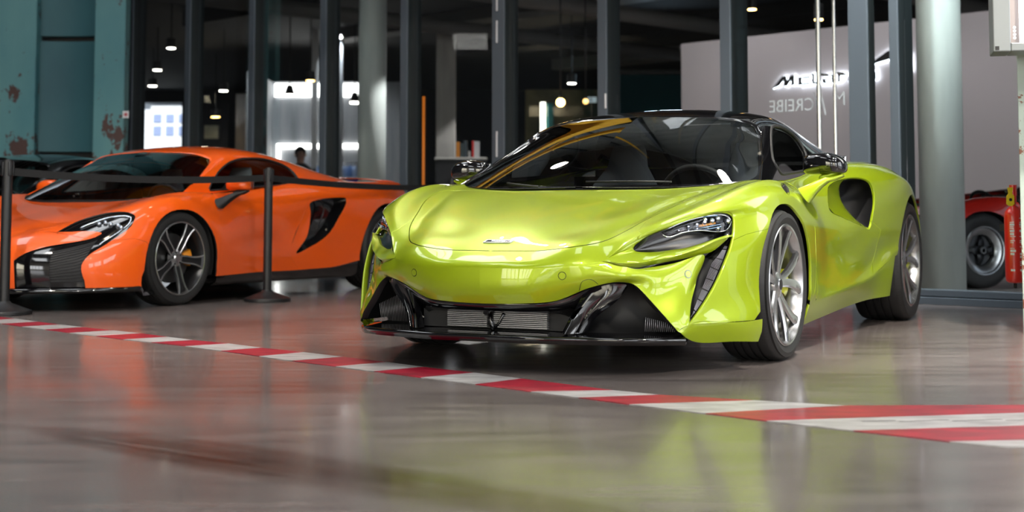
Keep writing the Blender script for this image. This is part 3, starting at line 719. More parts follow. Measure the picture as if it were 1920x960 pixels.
    hood_loop = np.vstack([[(TS.near([hood3[1]])[0][0], -.05)], h_uv, smooth_line(hr, 3), [(hr[-1][0], -.05)]])
    cab = TS.plan([(-.3,.75),(-.45,.748),(-.75,.733),(-1.1,.714),(-1.5,.715),(-1.72,.66),(-1.8,.5),(-1.85,.0)])
    cabin_loop = np.vstack([[(cowl_uv[0][0], -.05)], cowl_uv, smooth_line(cab, 3), [(cab[-1][0], -.05)]])
    arch_f = smooth_line([(.425,.05),(.425,.20),(.408,.29),(.375,.40),(.32,.51),(.22,.605),(.11,.658),(0,.672),(-.11,.66),(-.22,.61),(-.31,.52),(-.36,.42),(-.375,.33),(-.382,.256),(-.405,.19),(-.43,.05)], 3)
    arch_r = smooth_line([(-2.205,.05),(-2.21,.2),(-2.235,.33),(-2.26,.45),(-2.31,.56),(-2.39,.66),(-2.5,.725),(-2.62,.75),(-2.74,.735),(-2.86,.68),(-2.95,.59),(-3.01,.48),(-3.04,.37),(-3.05,.05)], 3)
    def side_loop(patch, pts, vmax):
        q = [p for p in pts if p[1] > .215]; uv = patch.side(q)
        return np.vstack([[(uv[0][0], vmax+.05)], uv, [(uv[-1][0], vmax+.05)]])
    af = side_loop(TS, arch_f, TS.Lv); ar_pts = [p for p in arch_r if p[1] > .40]; aru = TS.side(ar_pts); ar = np.vstack([[(aru[0][0], TS.Lv+.05)], aru, [(aru[-1][0], TS.Lv+.05)]])
    sc_xz = [(-1.27,.795),(-1.16,.768),(-1.095,.732),(-1.03,.674),(-1.04,.640),(-1.22,.612),(-1.39,.588),(-1.586,.565),(-1.70,.551),(-1.755,.631),(-1.797,.716),(-1.80,.775),(-1.765,.815),(-1.65,.830),(-1.5,.824),(-1.38,.812)]
    scoop = smooth_loop(TS.side(sc_xz), 3)
    slot = smooth_loop(TS.trace(V, [(1464.5,344.5),(1470,344),(1476,350),(1480.5,365),(1473,360),(1467,352)]), 3)
    def close(l): return np.asarray(l)
    e = .05
    bA = np.vstack([[(-e, -e)], [(h_uv[0][0], -e)], h_uv[:34], TS.near([(.76,.56,.557)]), TS.near([(.772,.597,.554)])-[e, 0], [(-e, -e)]])
    sv = TS.near([(.496,.861,.52)])[0]; st = TS.trace(V, [(1400,439),(1425,433),(1442,429)])
    arin = TS.side([(.25,.45),(.25,.25)])
    bB = np.vstack([[(-e, sv[1])], [sv], st, arin, [(arin[-1][0], TS.Lv+e)], [(-e, TS.Lv+e)]])
    dr = TS.side([(-.52,.70),(-.50,.6),(-.50,.4),(-.52,.235)])
    drr = TS.side([(-1.80,.292),(-1.845,.36),(-1.875,.45),(-1.90,.545),(-1.65,.62),(-1.55,.75),(-1.50,.86)])
    dtop = TS.plan([(-1.45,.70),(-.55,.70)])
    door = np.vstack([dr, [(dr[-1][0], TS.Lv+e)], [(drr[0][0], TS.Lv+e)], drr, dtop])
    dk_ = TS.plan([(-1.86,.0),(-1.80,.5),(-1.74,.645),(-2.3,.63),(-3.05,.58),(-3.08,.0)]); deck = np.vstack([[(dk_[0][0], -.05)], dk_, [(dk_[-1][0], -.05)]])
    loops = [hood_loop, cabin_loop, af, ar, scoop, slot, bA, bB, door, deck]
    Vt, T, cen = TS.mesh(loops, 130, 110)
    inn = {k: pip(cen, l) for k, l in zip(['hood', 'cabin', 'af', 'ar', 'scoop', 'slot', 'bA', 'bB', 'door', 'deck'], loops)}
    R0_ = inn['deck'] & ~inn['cabin']
    hole = inn['cabin'] | inn['deck'] | inn['af'] | inn['ar'] | inn['scoop'] | inn['slot']
    R = {}
    R['hood'] = inn['hood'] & ~hole
    R['bumper'] = (inn['bA'] | inn['bB']) & ~R['hood'] & ~hole
    R['door'] = inn['door'] & ~hole & ~R['bumper']
    rest = ~hole & ~R['hood'] & ~R['bumper'] & ~R['door']
    ducut = cen[:, 0] < dr[:, 0].mean()
    R['fender'] = rest & ducut; R['quarter'] = rest & ~ducut
    root = empty('sports_car', (GV.X, GV.Y, 0), 0, 'lime green metallic supercar with black roof and silver ten-spoke wheels', 'car')
    # car frame -> world
    F = Vector((-math.sin(GV.th), -math.cos(GV.th), 0))
    root.rotation_euler = (0, 0, math.atan2(F.y, F.x))
    M_p, M_blk, M_dark = MAT['lime'], MAT['gloss_black'], MAT['matt_black']
    notC = lambda uv: uv[1] > 1e-6                                   # centre line is no gap
    crest = lambda uv: uv[0] > 1e-6                                   # front border of TS joined to other patches (soft)
    # shared crest normals
    cr_uv = np.stack([np.linspace(0, BP.Lu, 400), np.zeros(400)], 1)
    k3 = BP.near([(.92,.476,.4435)])[0][0]
    cr_uv = np.stack([np.linspace(0, k3, 160), np.zeros(160)], 1)
    crP = BP.samp(cr_uv); crN = BP.samp(cr_uv, BP.Nn)
    v2 = TS.near([(.92,.476,.4435)])[0][1]
    tu = np.stack([np.zeros(160), np.linspace(0, v2, 160)], 1); tP = TS.samp(tu); tN = TS.samp(tu, TS.Nn)
    # ridge normals
    ru = np.stack([np.linspace(0, TS.Lu, 400), np.full(400, TS.Lv)], 1); rP, rN = TS.samp(ru), TS.samp(ru, TS.Nn)
    fu = np.stack([np.linspace(0, FC.Lu, 400), np.zeros(400)], 1); fP, fN = FC.samp(fu), FC.samp(fu, FC.Nn)
    pu = np.stack([np.full(80, BP.Lu), np.linspace(0, BP.Lv, 80)], 1); pP, pN = BP.samp(pu), BP.samp(pu, BP.Nn)
    softTS = [(crP, crN, .017), (fP, fN, .012)]
    def gapTS(uv):
        if uv[1] < 1e-6: return False
        if uv[0] < 1e-6 and uv[1] < v2*.98: return False
        if uv[1] > TS.Lv-1e-6: return False
        return True
    s = Skin(); s.region(TS, Vt, T[R['hood']], gapf=lambda uv: uv[1] > 1e-6, gap=.0036, dark=1, edge=.0008); s.mirrored(); hood = s.build('hood', [M_p, M_dark], root)
    s = Skin(); s.region(TS, Vt, T[R0_], gapf=lambda uv: uv[1] > 1e-6); s.mirrored(); s.build('engine_cover', M_dark, root)
    # facet patch with wheel openings
    def fl(pts, lo=.0, hi=.42):
        q = [p for p in pts if p[1] < .42]; h = len(q)//2; a, b = q[0], q[-1]
        return a, b
    fv, fT, fc = FC.mesh([FC.near([(.42,.95,.203),(.404,.93,.112),(.404,.93,.10),(-.415,.88,.10),(-.43,.885,.118),(-.405,.925,.215),(-.405,.925,.222)]),
                          FC.near([(-2.205,.936,.396),(-2.205,.90,.165),(-3.05,.88,.19),(-3.04,.9,.35)])], 130, 8)
    fx = FC.samp(fc)[:, 0]
    dx = [-1.80, -1.62]
    fz = FC.samp(fc)[:, 2]
    seam_x = -1.80+(.29-fz)*(.22/.13)*.8
    frontF = fx > .405; sill = (fx < -.41) & (fx > seam_x) ; rear = ((fx <= seam_x) & (fx > -2.205)) | (fx < -3.045)
    bs = Skin()
    bs.region(TS, Vt, T[R['bumper']], gapf=gapTS, soft=softTS)
    bv, bT, bc = BP.mesh([smooth_loop(BP.near([(.994+.0165*math.cos(a)*.05, .335+.0165*math.cos(a), .387+.0165*math.sin(a)) for a in np.linspace(0, 2*PI, 12, endpoint=False)]), 2)], 110, 44)
    bs.region(BP, bv, bT, gapf=lambda uv: (uv[1] > 1e-6 or uv[0] > k3) and uv[0] > 1e-6 and uv[0] < BP.Lu-1e-6, soft=[(tP, tN, .017), (fP[:20], fN[:20], .01)], gap=.0003, depth=.03, dark=1, snap=[(tP, lambda uv: uv[1] < 1e-6 and uv[0] < k3)])
    bs.region(FC, fv, fT[frontF], gapf=lambda uv: uv[1] > FC.Lv-1e-6 or abs(uv[0]-0) > 1e-3 and uv[1] > 1e-6, soft=[(rP, rN, .012), (pP, pN, .012)], gap=.0002, depth=.02)
    # eyelid: upper crest, upper face towards the lamp, lower face towards the slit
    E = [(.92,.476,.4435),(.898,.53,.4385),(.852,.594,.437),(.80,.648,.448),(.74,.696,.459),(.702,.731,.472),(.656,.763,.486),(.612,.796,.507),(.56,.827,.526),(.52,.853,.535)]
    Ic = [V.pt(1187.2,466,x=.815),V.pt(1189,469,x=.813),V.pt(1198,472,x=.80),V.pt(1218,472.8,x=.768),V.pt(1241.7,470.9,x=.728),V.pt(1265,468,x=.69),V.pt(1287,464.6,x=.653),V.pt(1306,459.5,x=.618),V.pt(1323,454,x=.583),V.pt(1346.7,447,x=.54),V.pt(1366,441.5,x=.512)]
    It = [V.pt(1187.2,466,x=.815),V.pt(1188.5,462,x=.812),V.pt(1195,455,x=.80),V.pt(1212.5,443.2,x=.76),V.pt(1238.7,432.4,x=.708),V.pt(1268,420.8,x=.65),V.pt(1291,411.4,x=.607),V.pt(1320,403.6,x=.555),V.pt(1348,399,x=.498),V.pt(1364,400.6,x=.468),V.pt(1373.3,409.5,x=.44),V.pt(1375.6,424,x=.45),V.pt(1374.6,437,x=.475),V.pt(1366,441.5,x=.512)]
    Br = [(.92,.476,.4435),(.878,.511,.482),(.842,.54,.511),(.772,.597,.554),(.727,.633,.572),(.666,.683,.597),(.605,.733,.619),(.567,.764,.632),(.506,.806,.639),(.478,.823,.636),(.435,.845,.612),(.452,.856,.575),(.488,.861,.535),(.52,.853,.535)]
    n = 60
    # brow border taken from the skin itself so that both meet
    vB = TS.near([(.488,.861,.535)])[0][1]
    bu = np.stack([np.zeros(n), np.linspace(v2, vB, n)], 1); Bs = TS.samp(bu)
    Ek = curve3(E, n); Ik = curve3(Ic, n); Tk = curve3(It, n)
    # resample top chain so that equal fractions face each other
    def res(Pl, nn): Pl = np.asarray(Pl); t = chord(Pl); q = np.linspace(0, t[-1], nn); return np.stack([np.interp(q, t, Pl[:, i]) for i in range(3)], 1)
    m1 = (Ek+Ik)/2+np.array([.004, .002, .006])
    lofts(bs, [Ek, Ek+(Ik-Ek)*.12+[.001,0,.004], m1, Ik+(Ek-Ik)*.1+[0,0,.003], Ik, Ik+[-.012,-.004,-.004]], (3, 2, 3))
    blade = curve3([(.506,.806,.639),(.478,.823,.636),(.435,.845,.612),(.452,.856,.575),(.488,.861,.535),(.502,.861,.517),(.532,.859,.482),(.561,.855,.443),(.591,.846,.4),(.623,.834,.354),(.658,.817,.305),(.69,.798,.263),(.72,.779,.228),(.745,.764,.199)], 70)
    bu2 = np.stack([np.zeros(70), np.linspace(TS.near([(.506,.806,.639)])[0][1], TS.Lv, 70)], 1); bl0 = TS.samp(bu2)
    wb_ = np.interp(np.linspace(0, 1, 70), [0, .12, .3, .9, 1], [.15, .35, .55, .55, .35])[:, None]
    lofts(bs, [bl0, bl0+wb_*[.004,-.004,.001], bl0+wb_*[.004,-.012,.001], bl0+wb_*[-.002,-.021,0], bl0+wb_*[-.02,-.026,-.001], bl0+wb_*[-.05,-.026,-.002]], (6, -1, .5))
    Bq = res(np.vstack([Bs, [(.52,.853,.535)]]), n)
    fm = Skin()
    lofts(bs, [Bq, Bq+(Tk-Bq)*.4+np.array([-.006, -.003, -.004]), Tk+(Bq-Tk)*.05, Tk+[-.02,-.006,-.004]], (6, 1, -1))
    Sl = [(.92,.476,.4435),V.pt(1160,497.5,x=.90),V.pt(1189,502,x=.855),V.pt(1222.7,496.3,x=.79),V.pt(1262,488.8,x=.73),V.pt(1291,483,x=.675),V.pt(1314.6,477,x=.627),V.pt(1333.5,472,x=.59),V.pt(1350,460.5,x=.556),V.pt(1367,445,x=.517)]
    Slk = curve3(Sl, n)
    lofts(bs, [Ek, Ek+(Slk-Ek)*.1+[.002,0,-.002], (Ek+Slk)/2+[-.006,-.004,0], Slk, Slk+[-.02,-.008,.0]], (6, 3, -2))
    # triangle between crest tip and slit start
    Bt_uv = np.stack([np.linspace(k3, BP.near([(.605,.779,.457)])[0][0], n), np.zeros(n)], 1); Btk = BP.samp(Bt_uv)
    bs.mirrored(); bumper = bs.build('front_bumper', [M_p, M_dark], root)
    # tow-hook cover outline, parking sensors
    # slit: black strip recessed
    ss = Skin(); lofts(ss, [Slk+[-.003,-.001,-.001], (Slk+Btk)/2+[-.016,-.008,0], Btk+[-.003,-.001,.001]], (6, 3, 0)); 
    both(root, 'daytime_running_light', ss, MAT['drl'])
    # parking sensors as small discs
    for q in [(.994,.335,.387)]:
        uv = BP.near([q]); c0 = BP.samp(uv)[0]; nn = BP.samp(uv, BP.Nn)[0]
        for sy in (1, -1):
            mb = MB(); a = Vector((c0[0], c0[1]*sy, c0[2])); d = Vector((nn[0], nn[1]*sy, nn[2]))
            mb.cyl(a-d*.01, a+d*.0022, .0135, n=28); mb.build('parking_sensor', M_p, root, sharp=40); mb = MB(); mb.cyl(a-d*.01, a+d*.0010, .0160, n=28); mb.build('sensor_ring', M_blk, root, sharp=40)
    uv = BP.trace(V, [(1290,514)]); c0 = BP.samp(uv)[0]; nn = BP.samp(uv, BP.Nn)[0]
    for sy in (1, -1):
        a = Vector((c0[0], c0[1]*sy, c0[2])); d = Vector((nn[0], nn[1]*sy, nn[2]))
        mb = MB(); mb.cyl(a-d*.01, a+d*.002, .0135, n=28); mb.build('parking_sensor', M_p, root, sharp=40)
        mb = MB(); mb.cyl(a-d*.01, a+d*.001, .0165, n=28); mb.build('sensor_ring', M_blk, root, sharp=40)
    # tow eye cover: thin groove outline
    tu_ = BP.trace(V, smooth_line([(1086,545.5),(1089,533),(1093,527),(1103,523.7),(1112,525.5),(1118,530),(1122,533.5)], 4)); tp = BP.samp(tu_)+BP.samp(tu_, BP.Nn)*.0003
    MB().tube(tp, .0010, 6).build('tow_eye_seam', M_dark, root)
    # ---- other panels
    fs = Skin(); fs.region(TS, Vt, T[R['fender']], gapf=gapTS, soft=softTS)
    both(root, 'front_fender', fs, [M_p, M_dark])
    ds = Skin(); ds.region(TS, Vt, T[R['door']], gapf=gapTS, gap=.0014, soft=softTS)
    ds.region(FC, fv, fT[sill], gapf=lambda uv: uv[1] > 1e-6, soft=[(rP, rN, .012)], gap=.0008)
    both(root, 'door', ds, M_p)
    qs = Skin(); qs.region(TS, Vt, T[R['quarter']], gapf=gapTS, gap=.003, soft=softTS)
    qs.region(FC, fv, fT[rear], gapf=lambda uv: uv[1] > 1e-6, soft=[(rP, rN, .012)], gap=.0008)
    both(root, 'rear_quarter_panel', qs, M_p)
    # ---- scoop: painted funnel, then black duct
    outp = TS.samp(scoop)
    ring = np.array([V.pt(1573,360,x=-1.53),V.pt(1578,378,x=-1.56),V.pt(1587,392,x=-1.595),V.pt(1600,407,x=-1.635),V.pt(1617,421.5,x=-1.685),V.pt(1629,426.5,x=-1.72),V.pt(1634.8,402,x=-1.76),V.pt(1637.5,373,x=-1.80),V.pt(1635.2,352,x=-1.81),V.pt(1628,337,x=-1.79),V.pt(1619,331.5,x=-1.74),V.pt(1600,332.5,x=-1.65),V.pt(1583,337,x=-1.58),V.pt(1573.5,345,x=-1.54)])
    ring = smooth_loop(ring, 6)
    def by_angle(L, n_=96):
        c = np.array([-1.62, 0, .70]); a_ = np.arctan2(L[:, 2]-c[2], L[:, 0]-c[0]); o_ = np.argsort(a_); a_, Q_ = a_[o_], L[o_]
        aa = np.r_[a_-2*PI, a_, a_+2*PI]; QQ = np.vstack([Q_, Q_, Q_]); t_ = np.linspace(-PI, PI, n_, endpoint=False)
        return np.stack([np.interp(t_, aa, QQ[:, i]) for i in range(3)], 1)
    A = by_angle(smooth_loop(outp, 3)); Bq2 = by_angle(ring)
    f2 = Skin(); lofts(f2, [A+[0,-.001,0], A+(Bq2-A)*.08+[0,-.006,0], A+(Bq2-A)*.5+[0,-.006,0], Bq2], (4, 6, 1), closed=True)
    both(root, 'side_intake_funnel', f2, M_p)
    cB = Bq2.mean(0); f3 = Skin()
    lofts(f3, [Bq2, cB+(Bq2-cB)*.96+[-.03,-.02,0], cB+(Bq2-cB)*.8+[-.14,-.1,0], cB+(Bq2-cB)*.05+[-.16,-.12,0]], (4, 6, 1), closed=True)
    both(root, 'side_intake_duct', f3, MAT['mesh_black'])
    # slot on the fender top
    sp = TS.samp(slot); f4 = Skin(); cS = sp.mean(0); nS = TS.samp(slot, TS.Nn).mean(0)
    lofts(f4, [sp, cS+(sp-cS)*.9-nS*.03, cS+(sp-cS)*.05-nS*.035], tuple(cS+nS*3), closed=True); both(root, 'fender_vent', f4, M_dark)
    # ---- headlight pod and lamp
    Tl = curve3(It, n); Bl = curve3(Ic, n)
    hp = Skin(); rows = []
    Tr, Brr = Tl, Bl
    for t in np.linspace(0, 1, 9):
        rows.append(Brr+(Tr-Brr)*t+np.array([-.014, -.006, -.006])*(0.6+1.0*math.sin(PI*t)))
    lofts(hp, rows, (6, 3, 2)); 
    for sgn, sk in ((1, hp), (-1, hp.flipped())):
        pod = sk.build('headlight', MAT['pod_black'], root)
        lens_t = [V.pt(*p, x=x-.012) for p, x in [((1240,435),.70),((1262,424.5),.665),((1290,413.5),.612),((1320,406),.558),((1345,402.5),.508),((1360,404),.48),((1368,409),.462),((1371,416),.458)]]
        lens_b = [V.pt(*p, x=x-.012) for p, x in [((1240,438),.70),((1247,443.2),.695),((1275,437.8),.65),((1300,433),.61),((1312,431.8),.59),((1328,433),.563),((1343,434.5),.535),((1356,433.5),.51),((1365,429),.485),((1371,416),.458)]]
        lt, lb = curve3(lens_t, 40), curve3(lens_b, 40)
        S_ = np.array([1, sgn, 1]); lk = Skin(); lofts(lk, [lb*S_, (lb*.67+lt*.33)*S_+[.008,.003*sgn,.003], (lb*.33+lt*.67)*S_+[.008,.003*sgn,.003], lt*S_], (6, 3*sgn, 2)); lk.build('lens', MAT['clear'], pod)
        rim = np.vstack([lt, lb[::-1]])*S_; MB().tube(rim[::2]+[.001,0,0], .0022, 6, closed=True).build('lens_trim', MAT['chrome'], pod)
        bk = Skin(); lofts(bk, [(lb)*S_+[-.004,-.002*sgn,-.001], (lb*.5+lt*.5)*S_+[-.012,-.004*sgn,-.003], lt*S_+[-.004,-.002*sgn,-.001]], (6, 3*sgn, 2)); bk.build('reflector', MAT['lampback'], pod)
        for px, py, x, r in [(1272,432,.642,.008),(1290,425,.61,.009),(1290,432,.612,.007),(1306,421,.58,.011),(1322,412,.553,.010),(1346,410,.51,.010),(1364,415,.472,.011),(1306,429,.584,.009),(1346,428,.522,.008),(1320,417,.557,.012),(1335,414,.53,.012)]:
            q = V.pt(px, py, x=x-.004); q[1] *= sgn
            mb = MB(); bmesh.ops.create_icosphere(mb.bm, subdivisions=2, radius=r, matrix=Matrix.Translation(q))
            for f in mb.bm.faces: f.smooth = True
            mb.build('led_projector', MAT['lamp_chrome'], pod, recalc=False)
        am = [V.pt(*p, x=x) for p, x in [((1311,424),.572),((1325,421.5),.545),((1341,418.5),.515)]]
        MB().tube([np.array(a)*S_ for a in am], .0045, 8).build('indicator', MAT['amber'], pod)
        for a_, b_, xx in [((1302,430),(1350,421),.56),((1308,433),(1352,425),.55),((1295,408),(1345,404),.55)]:
            MB().tube([V.pt(*a_, x=xx+.03)*S_, V.pt(*b_, x=xx-.035)*S_], .0018, 6).build('light_guide', MAT['lamp_blue'], pod)
    # ---- vent beside the lamp
    VO = [(.488,.861,.535),(.502,.861,.517),(.532,.859,.482),(.561,.855,.443),(.591,.846,.4),(.623,.834,.354),(.658,.817,.305),(.688,.798,.263),(.712,.780,.232),(.728,.769,.215)]
    VI = [(.52,.851,.532),(.555,.82,.49),(.585,.785,.453),(.603,.778,.450),(.616,.766,.415),(.630,.757,.378),(.664,.757,.336),(.704,.757,.283),(.722,.760,.245),(.732,.763,.215)]
    vo, vi = curve3(VO, 50), curve3(VI, 50)
    cv = Skin(); lofts(cv, [vo+[-.004,-.002,0], vo+[-.05,-.03,0], vi+[-.09,-.02,0], vi+[-.03,-.012,0], vi+[-.002,-.002,0]], (6, 3, 1))
    for sgn, sk in ((1, cv), (-1, cv.flipped())):
        vent = sk.build('side_vent', M_dark, root); S_ = np.array([1, sgn, 1])
        A_, B_ = vo+[-.022,-.022,0], vi+[-.05,-.01,0]
        sl = MB()
        for t in np.linspace(.06, .52, 7):
            Pl = A_[6:]+(B_[6:]-A_[6:])*t; sl.tube(Pl[::3]*S_, .0010, 5)
        sl.build('vent_slats', MAT['slat'], vent)
        cr = MB()
        for k in range(8, 48, 6): cr.tube([A_[k]*S_, (A_[k]+(B_[k]-A_[k])*.55)*S_], .0026, 5)
        cr.build('vent_rails', M_dark, vent)
    # ---- lower black intake, radiators, splitter
    fang = np.array([BP.samp(np.array([[u, BP.Lv]]))[0] for u in np.linspace(0, BP.Lu, 90)])
    z0 = .152
    spl = np.array([(1.045-.0*y, y, .15) for y in np.linspace(0, .2, 4)]+[(1.03,.30,.15),(1.0,.42,.15),(.955,.54,.149),(.90,.63,.148),(.83,.70,.146),(.755,.752,.143)])
    sp_ = curve3(spl, 60)
    sk = Skin()
    lofts(sk, [sp_+[-.30,0,.006] if False else sp_*[1,1,1]+[-.13,-.01,.012], sp_+[-.01,-.003,.004], sp_+[0,0,0], sp_+[.002,.001,-.008], sp_+[-.004,-.002,-.026], sp_+[-.35,-.12,-.03]], (4, 1, .3)); sk.mirrored()
    sk.build('front_splitter', M_blk, root)
    # cavity walls: from opening edge inward to a back wall
    fk = res(fang, 90)
    lo = curve3([(1.0,0,.16),(1.0,.15,.16),(.97,.33,.16),(.93,.46,.16),(.87,.60,.158),(.80,.68,.156),(.755,.735,.155)], 90)
    cvk = Skin()
    back_t = fk*[1,1,1]+[-.16,-.0,-.0]; back_t[:, 1] *= .96; back_b = lo+[-.16,-.02,0]
    lofts(cvk, [fk, fk+[-.02,-.002,-.004], back_t, (back_t+back_b)/2, back_b, lo+[-.02,0,-.008]], (4, .5, .25)); cvk.mirrored()
    cvk.build('lower_intake', M_dark, root)
    # gloss lip under the bumper and sculpted frame around the radiator
    fr2 = Skin(); q0 = curve3([(1.02,0,.272),(1.012,.151,.275),(.98,.28,.283),(.955,.335,.30),(.935,.42,.335),(.925,.47,.352)], 40)
    q1 = curve3([(1.005,0,.246),(.995,.15,.247),(.965,.27,.25),(.93,.34,.26),(.90,.40,.285),(.88,.455,.325)], 40)
    q2 = curve3([(.985,0,.238),(.975,.15,.238),(.945,.26,.236),(.905,.315,.225),(.885,.345,.19),(.90,.345,.162)], 40)
    lofts(fr2, [q0+[-.003,0,-.002], q0*.6+q1*.4+[.004,0,0], q1, q2, q2+[-.05,-.01,.0]], (4, .6, .2)); fr2.mirrored(); fr2.build('intake_frame', M_blk, root)
    # diagonal fins
    f5 = Skin()
    a0 = curve3([(.93,.40,.325),(.945,.375,.27),(.965,.345,.21),(.98,.325,.162)], 24)
    a1 = curve3([(.90,.455,.345),(.925,.405,.28),(.955,.365,.215),(.985,.345,.162)], 24)
    a2 = curve3([(.885,.50,.355),(.90,.455,.30),(.915,.41,.23),(.93,.385,.162)], 24)
    a3 = curve3([(.86,.545,.352),(.895,.50,.31),(.93,.42,.235),(.955,.385,.165)], 24)
    a4 = curve3([(.835,.545,.345),(.86,.51,.29),(.89,.43,.22),(.91,.40,.165)], 24)
    lofts(f5, [a0+[-.05,-.0,0], a0, a1, a2], (4, 2, .3))
    lofts(f5, [a2, a3, a4], (4, 2, .3)); both(root, 'intake_fin', f5, M_blk)
    # centre radiator + slats, divider
    rad = MB(); rad.box(.895,.90,-.345,.345,.165,.236); rb = rad.build('radiator', MAT['mesh_black'], root)
    sl = MB()
    for k in range(9):
        z = .172+k*.0075
        for y0_, y1_ in ((-.22, -.035), (-.005, .235)): sl.box(.902,.922,y0_,y1_,z,z+.0034)
    sl.build('radiator_slats', MAT['slat_grey'], rb)
    dv = MB(); dv.cyl((.96,-.02,.235),(.94,-.02,.235),.014,n=16); dv.tube([(.93,-.02,.228),(.925,-.015,.2),(.935,.0,.162)],.009,8); dv.tube([(.93,.045,.228),(.92,.02,.19),(.93,-.005,.162)],.006,8)
    dv.build('radar_bracket', M_blk, root)
    # outer mesh grilles
    og = MB()
    for k in range(16):
        t = k/15; y = .60+t*.11; zt = .235-.05*t if False else .215-.02*t
        og.tube([(.80-.3*(y-.6),y,.168),(.80-.3*(y-.6),y+.004,.168+.055*(1-.5*t))], .0012, 4)
    og.build('outer_grille', MAT['slat_grey'], root)
    og = MB()
    for k in range(18):
        t = k/17; y = -.48-t*.16
        og.tube([(.80+.25*(y+.5),y,.17),(.80+.25*(y+.5),y-.012,.30-.06*t)], .0012, 4)
    og.build('outer_grille', MAT['slat_grey'], root)
    # badge
    uvb = TS.near([(.985,.0,.47)])
    bc_ = V.pt(924,454,y=.0)
    cb = TS.plan([(.92,.0)]); tr_ = TS.trace(V, [(924,454)]); pb = TS.samp(tr_)[0]; nb = TS.samp(tr_, TS.Nn)[0]
    X_ = Vector((nb[0], 0, nb[2])).normalized(); Yv = Vector((0, 1, 0)); Up = X_.cross(Yv); 
    if Up.z < 0: Up = -Up
    Mb = Matrix.Translation(Vector((pb[0], 0.0, pb[2])) + X_*.002) @ Matrix((Yv, Up, X_)).transposed().to_4x4()
    mb = MB(); mb.prism([(-.066,-.011),(.058,-.011),(.066,.011),(-.058,.011)], -.006, .003, Mb); bg = mb.build('badge', MAT['badge_silver'], root)
    mb = MB(); mb.prism([(-.058,-.0065),(.053,-.0065),(.058,.0075),(-.053,.0075)], .002, .0034, Mb); bb = mb.build('badge_field', M_blk, bg)
    t = text('McLaren', .0135, .0004, MAT['badge_silver'], bg, 'badge_lettering', bold=True, stretch=1.35); t.matrix_local = Mb @ Matrix.Translation((0, -.0035, .0035))
    gh = greenhouse(root, V, TS, cowl_uv, dict(win=[(1447,239),(1458,236),(1471,240.5),(1489,253.5),(1503,271.5),(1512,290),(1513,312),(1512,329),(1495,337.5),(1478,340),(1466,331),(1457,313),(1449,296),(1446,266)], glass=[(1100,349.5),(1180,347.5),(1270,346.5),(1340,344),(1395,339),(1415,333),(1422.5,320),(1423.5,290),(1422,262),(1418,244),(1408,233.5),(1390,228),(1360,224),(1310,219.8),(1250,217.5),(1205,218)]), M_p, M_blk)
    # wipers
    WS = gh
    MB().tube([V.pt(952,343.5,x=.06),V.pt(965,346,x=.10),V.pt(990,348.5,x=.12),V.pt(1010,350,x=.13)], .006, 6).build('wiper', MAT['rubber'], root)
    mb = MB(); wpx = [(965,346),(1020,346.5),(1090,345.5),(1180,342)]; wq = [WS.samp(WS.near([V.pt(*p, x=x)]))[0]+[0.008,0,.012] for p, x in zip([(1100,345),(1180,343.5),(1260,342)], [.09,.08,.06])]
    mb.tube(wq, .005, 6); mb.build('wiper', MAT['rubber'], root)
    mirrors(root, M_blk, M_p)
    rear_and_wheels(root, TS, 2.64, .94, (.3235,.245,.262), (.357,.30,.273), 'lime')
    return root
# ================================================================== orange sports car
CV = View(-3.146, 10.078, 0.4787)
def rows_of(lines, ts):
    out = []
    for l in lines:
        l = np.array(l, float); t = chord(l); k = int(np.argmax(l[:, 0] < -.36)) if (l[:, 0] < -.36).any() else len(l)//2
        tk = t[k]; s_ = np.where(ts < .5, ts*2*tk, tk+(ts-.5)*2*(t[-1]-tk)); out.append(nat_M(t, s_) @ l)
    return np.array(out).transpose(1, 0, 2)
def rear_lines():
    return {
     3: [(-.4,.845,.79),(-.7,.80,.795),(-1.0,.775,.815),(-1.3,.77,.85),(-1.6,.785,.885),(-1.9,.805,.905),(-2.2,.82,.915),(-2.5,.82,.92),(-2.8,.80,.93),(-3.15,.745,.93)],
     4: [(-.4,.885,.745),(-.7,.848,.735),(-1.0,.825,.755),(-1.3,.825,.795),(-1.6,.845,.835),(-1.9,.865,.862),(-2.2,.88,.876),(-2.5,.885,.878),(-2.8,.865,.875),(-3.15,.80,.86)],
     5: [(-.4,.905,.66),(-.7,.88,.65),(-1.0,.86,.67),(-1.3,.86,.71),(-1.6,.885,.755),(-1.9,.91,.785),(-2.2,.93,.80),(-2.64,.935,.80),(-3.15,.85,.76)],
     6: [(-.4,.93,.57),(-.7,.90,.54),(-1.0,.878,.55),(-1.3,.865,.58),(-1.6,.87,.62),(-1.9,.915,.66),(-2.2,.945,.69),(-2.64,.955,.70),(-3.15,.885,.65)],
     7: [(-.4,.945,.46),(-.8,.895,.44),(-1.2,.87,.45),(-1.6,.88,.48),(-1.9,.915,.53),(-2.2,.945,.56),(-2.64,.965,.58),(-3.15,.9,.52)],
     8: [(-.4,.94,.32),(-.8,.905,.34),(-1.2,.89,.35),(-1.6,.89,.36),(-1.9,.905,.39),(-2.2,.935,.42),(-2.64,.965,.43),(-3.15,.9,.42)],
     9: [(-.42,.92,.19),(-.8,.91,.20),(-1.3,.90,.20),(-1.72,.90,.205),(-2.0,.91,.22),(-2.2,.925,.25),(-2.64,.94,.28),(-3.15,.88,.30)]}
